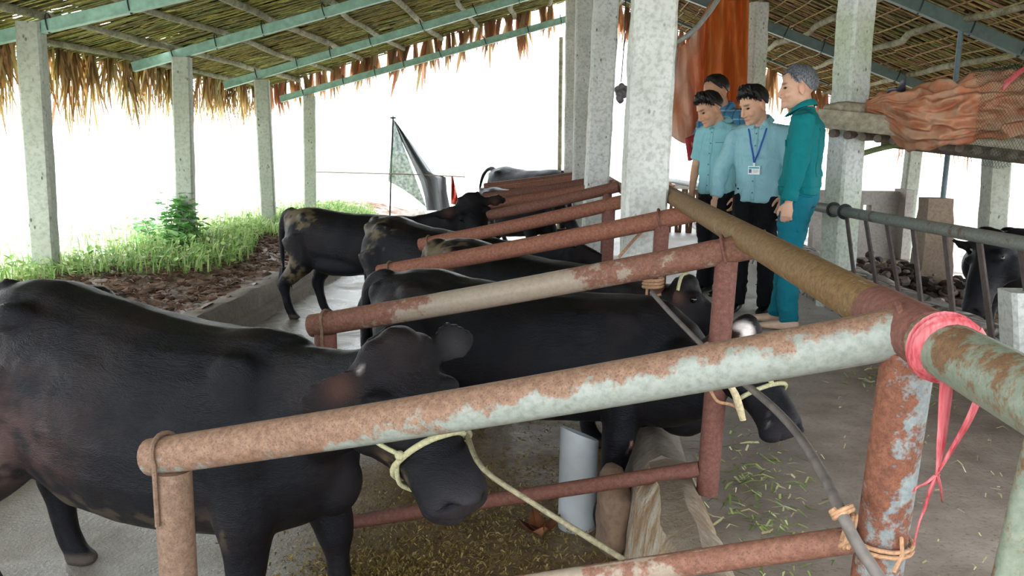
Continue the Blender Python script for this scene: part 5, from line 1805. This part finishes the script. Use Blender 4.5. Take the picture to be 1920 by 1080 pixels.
# ---------------------------------------------------------------- white plastic drinker pipe standing in the stall
q = atz(1076, 985, ZS); q = at(1082, 985, 3.28)
pv = thing('plastic_pipe', (q.x, q.y, ZS), 'upright cut white plastic pipe standing behind the front leg at the kerb', 'pipe')
mb = MB(); r0, r1 = .078, .072
h = at(1080, 812, 3.28).z - ZS
rings = []
n = 32
for (rr, zz) in ((r0, 0), (r0, h * .5), (r0, h), (r1, h), (r1, h * .5), (r1, .01)):
    rings.append([Vector((q.x + rr * math.cos(2 * PI * k / n), q.y + rr * math.sin(2 * PI * k / n), ZS + zz + (.035 * math.cos(2 * PI * k / n + 2.6) if zz >= h else 0))) for k in range(n)])
mb.rings(rings, cap=False)
mb.build('pipe_wall', plain('dirty_white_plastic', '#b2b6ba', .4, .5, var=.12, scale=9), pv)
# brown stone set against the kerb
sp = at(1165, 900, 3.02)
mb = MB(); mb.ell((.235, 3.06, -.17), (.07, .13, .19), None, 18, 12)
me = fuse(mb, .02, 2); displace(me, (6, 6, 6), .035, 4); paint(me, (1, 1, 1))
me.materials.append(concrete('brown_stone', '#8a7260', '#67513f', '#463628', pits=False))
tag(link('kerb_stone', me), 'brown rough stone wedged against the feed kerb behind the white pipe', 'stone')

# ---------------------------------------------------------------- ropes, hose, string
mb = MB()
hs_pts = [(1222, 548, 3.02), (1256, 586, 2.9), (1310, 641, 2.72), (1345, 674, 2.58), (1388, 712, 2.25), (1450, 764, 1.95), (1502, 822, 1.72), (1545, 893, 1.54), (1578, 962, 1.38), (1605, 1016, 1.355), (1650, 1085, 1.32), (1690, 1150, 1.3)]
mb.tube([at(*h_) for h_ in hs_pts], [.0085] * 4 + [.0095] * 3 + [.0105] * 5, 10, smooth=4)
M['hose'] = plain('grey_brown_hose', '#6a6360', .6, .4, var=.3, scale=25, bump=.3)
hose = mb.build('bent_stick', M['hose']); tag(hose, 'long bent grey stick tied to the front post, sagging over the aisle', 'stick')
def coil(c, ax, r, rr, turns, pitch, mat, name, label, cat='rope', tail=None):
    mb = MB(); pts = ring_pts(c, ax, r, int(16 * turns), 0, turns, pitch)
    if tail: pts += [Vector(t_) for t_ in tail]
    mb.tube(pts, rr, 7)
    return tag(mb.build(name, mat), label, cat)
c = at(1576, 952, 1.39); ax = at(1605, 1016, 1.355) - at(1578, 962, 1.38)
coil(c, ax, .0175, .0042, 2.2, .012, M['rope_tan'], 'rope_tie', 'upper loop of pale cord lashing the bent stick at the front post')
c = at(1598, 998, 1.40)
coil(c, Vector((-.9, .35, .2)), .030, .004, 2.0, .012, M['rope_tan'], 'rope_tie', 'lower loop of pale cord lashing the stick to the lower rail', tail=[at(1606, 1010, 1.36)])
hp_ = head_px
c = at(1652, 1028, 1.45)
coil(c + Vector((0, 0, 0)), Vector((.05, 0, 1)), .050, .0038, 2.0, .02, M['rope_tan'], 'rope_tie', 'tan cord wound round the foot of the front post', tail=[at(1690, 1010, 1.41), at(1692, 1040, 1.40), at(1676, 1072, 1.40)])
# cord on the second post, its pale tail hanging
c = rails[1][0].lerp(rails[1][1], .9)
p1 = at(1338, 738, 2.68)
mb = MB()
mb.tube([at(1330, 728, 2.68), at(1345, 752, 2.66), at(1370, 758, 2.66), at(1385, 766, 2.66)], .0055, 7, smooth=4)
tag(mb.build('rope_tie', M['rope_tan']), 'tan cord tied round the second post with its end curling out', 'rope')
coil(at(1346, 655, 2.71), (0, 0, 1), .042, .005, 2, .02, M['rope_tan'], 'rope_tie', 'thin tan cord wound round the second post just above the nearest rail')
mb = MB(); mb.tube([at(1362, 712, 2.66), at(1378, 738, 2.64), at(1386, 762, 2.64), at(1393, 788, 2.64)], [.010, .013, .014, .011], 8, smooth=3, flat=.6)
tag(mb.build('rope_end', M['rope_pale']), 'thick pale frayed rope end hanging beside the second post', 'rope')
coil(at(1224, 540, 3.98), (0, 0, 1), .045, .008, 3.2, .05, M['rope_tan'], 'rope_tie', 'bundle of pale tan cord knotted round the third post', tail=[at(1212, 560, 3.94), at(1240, 552, 3.93)])
coil(F0 + Vector((0, .0, 0)), fd, .052, .008, 2.5, .05, M['rope_tan'], 'rope_tie', 'tan rope lashing the end of the feed pipe to the big pillar', tail=[at(1236, 400, 4.30), at(1190, 448, 4.28), at(1160, 482, 4.3)])
# lead rope of the nearest cow
w = c1['w']
mb = MB()
s0 = w(.60, -.03, .085)
pts = [s0, at(905, 878, 1.9), at(1000, 944, 1.84), at(1095, 1003, 1.76), at(1180, 1056, 1.68), at(1250, 1098, 1.62)]
mb.tube(pts, [.0075, .0065, .0065, .007, .0065, .006], 8, smooth=4)
mb.ell(s0, (.016, .016, .016), n=8, m=6)
tag(mb.build('lead_rope', plain('grey_lead_rope', '#857e67', .9, .2, var=.3, scale=90, bump=.8, bscale=220)), 'greyish lead rope running from the halter of the nearest cow to the kerb', 'rope')

# pink plastic string looped on the front pipe
M['pink'] = None
t = NT('pink_plastic'); v = t.coord('UV', (40, 6, 1))
c = t.ramp(t.noise(t.coord('World', (60, 60, 6)), 3, 3), [(.35, '#b3404a'), (.65, '#d9737a')])
t.done(c, .3, None, 0, .5); M['pink'] = t.translucent('#d8636c', .25)
sg_ = thing('plastic_string', FA - fd * .13, 'pink plastic string looped over the front pipe and knotted below', 'string')
c = FA - fd * .115
mb = MB()
for k, off in enumerate((0, .012, .022)):
    pts = ring_pts(c - fd * off, fd + Vector((0, 0, .12 * k)), PR + .006, 22)
    mb.tube(pts, .0085, 6, cap=False, flat=.25)
mb.build('loop', M['pink'], sg_)
Yp = 1.27
for name, px, wd in (('strand', [(1792, 625), (1778, 660), (1773, 740), (1766, 820), (1757, 888)], [.005, .009, .014, .012, .005]),
                     ('strand', [(1856, 660), (1846, 715), (1815, 790), (1780, 850), (1757, 890)], [.009, .009, .009, .008, .005]),
                     ('frayed_end', [(1757, 890), (1740, 905), (1722, 912), (1712, 922)], [.006, .008, .007, .002]),
                     ('frayed_end', [(1757, 890), (1744, 920), (1735, 950), (1722, 985), (1714, 1022)], [.005, .004, .004, .003, .002]),
                     ('frayed_end', [(1757, 890), (1764, 915), (1766, 940)], [.003, .002, .001])):
    mb = MB()
    P = []
    cp, cr = catmull([at(u, v_, Yp + .01 * math.sin(u)) for u, v_ in px], wd, 5)
    for i, (p, r) in enumerate(zip(cp, cr)):
        s = Vector((math.cos(.35 + .12 * i / 5), math.sin(.35 + .3 * i / 5) * .5, 0)).normalized()
        P.append([p - s * r, p - s * r * .35 + Vector((0, -.003, 0)), p + s * r * .35 + Vector((0, .002, 0)), p + s * r])
    mb.grid(P); mb.build(name, M['pink'], sg_, solid=.0012)

# ---------------------------------------------------------------- hanging orange tarpaulin
t = NT('orange_tarpaulin'); c = t.attr()
vv = t.coord('World', (1, 1, .35))
n = t.noise(vv, 5, 5, .6, 1.0)
c2_ = t.mix(t.ramp(n, [(.4, .5), (.6, 0.0)]), c, t.mix(1.0, c, (.55, .5, .45), 'MULTIPLY'))
t.done(c2_, .5, t.bump(t.noise(t.coord('World', (1, 1, .5)), 14, 4), .5, .03), 0, .35)
M['tarp'] = t.translucent(c2_, .42)
mb = MB(); P = []
NS, NTt = 40, 44
cols = []
for i in range(NS + 1):
    s = i / NS; row = []
    for j in range(NTt + 1):
        tt = j / NTt
        ut = 1268 + 137 * s; vt = 92 - 55 * min(1, s / .3) + (0 if s < .3 else -62 * ((s - .3) / .7) ** .8) + 14 * math.sin(s * 9)
        ub = 1255 + 142 * s + 16 * math.sin(s * 7) * (1 - s); vb = 252 + 10 * math.sin(s * 14) + 60 * s
        # the drape gathers to the left on its way down
        u = ut + (ub - ut) * tt - 26 * math.sin(PI * tt) * (1 - s) * .3; v_ = vt + (vb - vt) * tt
        Yd = 9.55 + .10 * math.sin(s * 16 + tt * 3.5) * (.35 + tt) + .05 * math.sin(s * 37 - tt * 5) + .08 * mnoise.noise(Vector((s * 5, tt * 4, 1)))
        row.append(at(u, v_, Yd))
        k = min(1, max(0, (.48 - s) / .28)); k = k * (.6 + .6 * mnoise.noise(Vector((s * 6, tt * 3, 4)))) ; k = max(0, min(1, k))
        a, b = lin('#e08a48'), lin('#f0d8cc')
        cols.append(tuple(a[q] * (1 - k) + b[q] * k for q in range(3)))
    P.append(row)
o0 = len(mb.c); mb.grid(P); mb.c[o0:] = cols
tag(mb.build('tarpaulin', M['tarp'], solid=.004), 'orange tarpaulin hanging in folds from the roof behind the men', 'tarpaulin')

# ---------------------------------------------------------------- loft over the stone kerb, with the bundled tarpaulin and net
XL = 2.4
t = NT('weathered_wood'); v = t.coord('World', (1, .12, 1))
n = t.noise(v, 22, 5, .65)
M['wood'] = t.done(t.ramp(n, [(.3, '#7e7464'), (.55, '#a59c88'), (.75, '#c0b9a6')]), .85, t.bump(n, .5, .008))
M['wood_dark'] = plain('dark_wood', '#75695e', .85, .3, var=.35, scale=16, bump=.5)
la, lb = at(1546, 222, 6.40), at(1960, 266, 5.62)
loft = thing('loft', (XL, 5, 0), 'rough wooden loft platform carrying the bundled tarpaulin across the aisle', 'loft')
d = (lb - la).normalized(); x = d; y = Vector((-1, 0, 0)); z = (Vector((0, 0, 1)) - x * x.z).normalized()
Rm = Matrix((x, z.cross(x), z)).transposed()
mb = MB(); mb.box((la + lb) / 2, ((lb - la).length + .1, .06, .135), Rm); mb.build('front_beam', M['wood'], loft, bevel=.006)
for k in range(13):
    p = la.lerp(lb, (k + .4) / 13)
    mb = MB(); mb.tube([p + Vector((.05, .10, -.10)), p + Vector((.5, .7, -.08 + .01 * math.sin(k * 2.1))), p + Vector((1.0 + .06 * math.sin(k * 3.3), 1.4, -.10))], [.03, .03, .026], 8, smooth=3)
    mb.build('cross_pole', M['wood_dark'], loft)
mb = MB(); mb.tube([la + Vector((.9, 1.3, -.15)), lb + Vector((.9, 1.3, -.15))], .045, 8); mb.build('back_pole', M['wood_dark'], loft)
mb = MB(); mb.tube([at(1552, 204, 6.46), at(1585, 203, 6.44), at(1640, 208, 6.40), at(1700, 214, 6.36)], [.035, .05, .045, .04], 9, smooth=3, round_end=True); mb.build('side_log', M['wood'], loft)
mb = MB(); mb.tube([at(1603, 292, 6.9), at(1660, 276, 6.8), at(1740, 262, 6.7)], .022, 8, smooth=3); mb.build('brace_pole', plain('green_pole', '#7d8a5e', .8, .3, var=.3), loft)

M['tarp2'] = None
t = NT('dusty_tarpaulin'); c = t.attr(); v = t.coord('World')
n = t.noise(v, 9, 5, .65)
c = t.mix(t.ramp(n, [(.42, .0), (.62, .7)]), c, '#b79c84')
M['tarp2'] = t.done(c, .65, t.bump(t.noise(v, 30, 4), .35, .015), 0, .3)
path = [at(1622, 204, 6.36), at(1662, 210, 6.24), at(1715, 219, 6.12), at(1775, 216, 6.0), at(1840, 208, 5.9), at(1910, 202, 5.8), at(1990, 198, 5.7), at(2060, 198, 5.6)]
radv = [.05, .12, .165, .185, .20, .21, .21, .17]
cp, cr = catmull(path, radv, 14)
def ridge(q): return 1 - abs(mnoise.noise(q)) * 2.4
def fold_pt(i, k, n=96, grow=1.0, soft=1.0):
    s = i / (len(cp) - 1); a = 2 * PI * k / n
    p, r = cp[i], cr[i]
    y, zz = math.cos(a), math.sin(a)
    # long folds that run with the bundle and slant across it, plus small creases
    w = mnoise.noise(Vector((s * 4, y * 1.2, zz * 1.2 + 5))) * 1.6
    f1 = ridge(Vector((s * 2.2 + w * .4, a * .0 + y * 2.4 + w, zz * 2.4 + s * 2.5)))
    f2 = ridge(Vector((s * 7 + 3, y * 2.2 - w, zz * 3.2 + 9)))
    f3 = ridge(Vector((s * 15, y * 5 + w * 2, zz * 5)))
    rr = r * grow * (1 + soft * (.28 * f1 + .20 * f2 + .10 * f3 - .14))
    flat_ = 1.0 if zz > 0 else .85
    # the left half spills over the front beam
    drop = .06 * math.exp(-((s - .27) / .11) ** 2) * max(0, -zz) ** .6 * (1 if y < .4 else .2)
    out = .10 * math.exp(-((s - .27) / .13) ** 2) * max(0, -y - .1)
    return p + Vector((.30 * rr * y, rr * 1.35 * y - out * .6, rr * zz * flat_ - drop)), f1, f2
mb = MB(); rings = []; cols = []
for i in range(len(cp)):
    ring = []
    for k in range(96):
        q, f1, f2 = fold_pt(i, k)
        ring.append(q)
        kf = max(0, min(1, .45 + .5 * mnoise.noise(Vector((i * .06, k * .07, 2))) + .25 * f2))
        a_, b_ = lin('#a5583a'), lin('#c98a68')
        cols.append(tuple(a_[q_] * (1 - kf) + b_[q_] * kf for q_ in range(3)))
    # sharpen: the ring is walked the other way round for outward faces
    rings.append(ring)
o0 = len(mb.c); mb.rings(rings); mb.c[o0:] = cols
tag(mb.build('tarpaulin', M['tarp2'], subd=1, sharp=180), 'crumpled orange brown tarpaulin bundled on the loft, dusty and folded', 'tarpaulin')
# net over it
t = NT('green_net')
uv = t.coord('UV', (1, 1, 1))
sx = t.node('ShaderNodeSeparateXYZ'); t.l.new(uv, sx.inputs[0])
def lines(a, b, per, w):
    s_ = t.math('ADD', t.math('MULTIPLY', sx.outputs[0], a), t.math('MULTIPLY', sx.outputs[1], b))
    f_ = t.math('FRACT', s_)
    return t.math('LESS_THAN', f_, w)
k = t.math('MAXIMUM', lines(44, 40, 1, .13), lines(44, -40, 1, .13))
t.done('#2f4a3c', .7, None, 0, .3)
M['net'] = t.translucent('#3a5a46', .2, k)
mb = MB(); P = []
i0 = int(len(cp) * .50)
for i in range(i0, len(cp)):
    row = []
    u = (i - i0) / (len(cp) - 1 - i0)
    for k in range(41):
        a = math.radians(70 + 195 * k / 40)
        q = fold_pt(i, a / (2 * PI) * 96, grow=1.22, soft=.5)[0]
        hang = max(0, (k - 24) / 16) * (.09 + .05 * math.sin(u * 6))
        row.append(q + Vector((0, -.02, -hang)))
    P.append(row)
mb.grid(P)
tag(mb.build('netting', M['net']), 'dark green netting draped over the right half of the bundled tarpaulin', 'net')
mb = MB(); mb.tube([at(1880, 168, 5.5), at(1892, 152, 5.5), at(1908, 138, 5.52), at(1926, 126, 5.54)], [.012, .016, .017, .014], 7, smooth=3, flat=.4)
tag(mb.build('plastic_ribbon', M['pink']), 'twist of pink plastic ribbon on the netting above the bundle', 'ribbon')
mb = MB(); P = []
for i in range(7):
    P.append([at(1650 + 8 * i, 178 - 4.0 * i + 4 * math.sin(i * 2) + 9 * j - (6 if (i > 4 and j == 0) else 0), 6.22 - .01 * i + .03 * j) for j in range(3)])
mb.grid(P); tag(mb.build('plastic_scrap', plain('grey_black_plastic', '#4a4a55', .35), solid=.003), 'dark scrap of plastic sticking up from the left end of the bundle', 'plastic scrap')

# curved grey pipe hanging from the roof beside the big pillar
mb = MB(); mb.tube([at(1358, -20, 6.4), at(1330, 22, 6.35), at(1300, 58, 6.3), at(1278, 74, 6.3), at(1268, 80, 6.3)], .019, 10, smooth=4)
mb.tube([at(1268, 80, 6.3), at(1262, 150, 6.3), at(1256, 250, 6.3), at(1250, 345, 6.3), at(1247, 420, 6.3)], .012, 8, smooth=2)
tag(mb.build('curved_pipe', M['pipe_grey']), 'curved grey pipe running down from the roof beside the big pillar', 'pipe')
# grey plastic bag hanging between the pillars
bg_ = thing('plastic_bag', at(1164, 160, 9.0), 'crumpled grey plastic bag hanging between the first two pillars', 'bag')
mb = MB(); c = at(1164, 172, 9.0); mb.ell(c, (.06, .055, .085), None, 16, 10)
me = fuse(mb, .012, 1); displace(me, (16, 16, 16), .05, 3); paint(me, (1, 1, 1)); me.materials.append(plain('grey_plastic', '#6e6a72', .4, .5, var=.3, scale=12))
link('bag_body', me, bg_)
mb = MB(); mb.tube([c + Vector((0, 0, .1)), c + Vector((.02, 0, .5)), Vector((c.x + .02, c.y, zR(c.x) + .02))], .006, 6); mb.build('string', M['wire'], bg_)

# ---------------------------------------------------------------- netting screen on its pole beyond the stalls
sc_ = thing('net_screen', at(735, 400, 14.6), 'dark shade net hung from a slim pole beyond the stalls', 'net')
t = NT('shade_net'); v = t.coord('World')
k = t.ramp(t.noise(v, 18, 4), [(.35, .86), (.65, .97)])
t.done('#56705f', .8, None, 0, .2); M['shade'] = t.translucent('#5d7f68', .12, k)
t = NT('shade_net_folded'); t.done('#85888c', .7, t.bump(t.noise(t.coord('World', (1, 1, .3)), 12, 4), .6, .03), 0, .2); M['shade2'] = t.translucent('#5d6264', .03)
mb = MB(); mb.tube([at(729, 480, 14.6), at(733, 330, 14.6), at(737, 218, 14.6)], .014, 8); mb.build('pole', M['wire'], sc_)
mb = MB(); a, b = at(732, 221, 14.6), at(742, 221, 14.6); mb.tube([a, b], .016, 8); mb.build('pole_cap', M['wire'], sc_)
mb = MB(); P = []
for i in range(13):
    s = i / 12; row = []
    for j in range(17):
        q = j / 16
        top = (737 + 1 * s, 224 + 2 * s); lft = (728, 340)
        e0 = (737 - 9 * q, 224 + 116 * q); e1 = (739 + 61 * q, 226 + 164 * q)
        u = e0[0] + (e1[0] - e0[0]) * s; v_ = e0[1] + (e1[1] - e0[1]) * s - 14 * q * math.sin(PI * s) * .3
        row.append(at(u, v_, 14.6 + .03 * math.sin(s * 9 + q * 5)))
    P.append(row)
mb.grid(P); mb.build('sheer_panel', M['shade'], sc_)
mb = MB(); P = []
ctrl = [((738, 224), (742, 228)), ((752, 262), (772, 268)), ((770, 300), (812, 326)), ((788, 340), (836, 332)), ((796, 368), (838, 360)), ((800, 395), (845, 395))]
for i in range(26):
    f_ = i / 25 * 5; i_ = min(4, int(f_)); q = f_ - i_
    row = []
    for j in range(13):
        s = j / 12
        a = [ctrl[i_][e][0] * (1 - q) + ctrl[i_ + 1][e][0] * q for e in (0, 1)]; b = [ctrl[i_][e][1] * (1 - q) + ctrl[i_ + 1][e][1] * q for e in (0, 1)]
        row.append(at(a[0] + (a[1] - a[0]) * s, b[0] + (b[1] - b[0]) * s, 14.58 + .07 * math.sin(s * 13 + i * .15)))
    P.append(row)
mb.grid(P); mb.build('folded_edge', M['shade2'], sc_)
mb = MB(); mb.tube([at(586, 322, 14.4), at(730, 326, 14.55), at(800, 328, 14.55), at(872, 332, 14.3)], .010, 8, smooth=3)
tag(mb.build('rail_wire', plain('thin_rusty_rod', '#8a7a70', .7)), 'thin rod stretched across behind the stalls through the shade net', 'rod')
rc = at(851, 372, 13.9)
mb = MB(); P = []
for i in range(9):
    P.append([at(846 + .42 * i * (1 + .45 * j), 331 + 6.4 * j + .5 * i * (j / 8), 14.42 + .05 * math.sin(i * 1.3 + j) - .03 * j) for j in range(9)])
mb.grid(P); tag(mb.build('red_cloth', plain('red_cloth', '#c8412f', .7), solid=.004), 'scrap of red cloth behind the far cattle below the shade net', 'cloth')

# ---------------------------------------------------------------- dung heap past the feed barrier
R = np.random.default_rng(77)
mb = MB()
cpt = [at(1655, 490, 7.6), at(1790, 500, 7.2)]
for c, n_, sx_, sz in ((cpt[0], 420, .36, .24), (cpt[1], 160, .2, .16)):
    for k in range(n_):
        x = R.normal(0, sx_); y = R.normal(0, .35); hgt = max(0, sz * (1 - (x / (sx_ * 2.2)) ** 2))
        r = R.uniform(.02, .06)
        cc = lin(['#4a3d38', '#6e5f58', '#352b28', '#8f8078', '#c9bdb6'][int(R.choice(5, p=[.3, .3, .2, .15, .05]))]); mb.col = cc[:3]
        mb.ell((c.x + x, c.y + y, -.03 + R.uniform(.2, 1) * hgt + .0), (r * 1.4, r, r * .7), Matrix.Rotation(R.uniform(0, 3), 3, 'Z') @ Matrix.Rotation(R.normal(0, .6), 3, 'X'), 7, 5)
tag(mb.build('dung_heap', M['straw'], smooth=False), 'dark heap of dung and litter behind the feed barrier', 'dung heap', None, 'stuff')
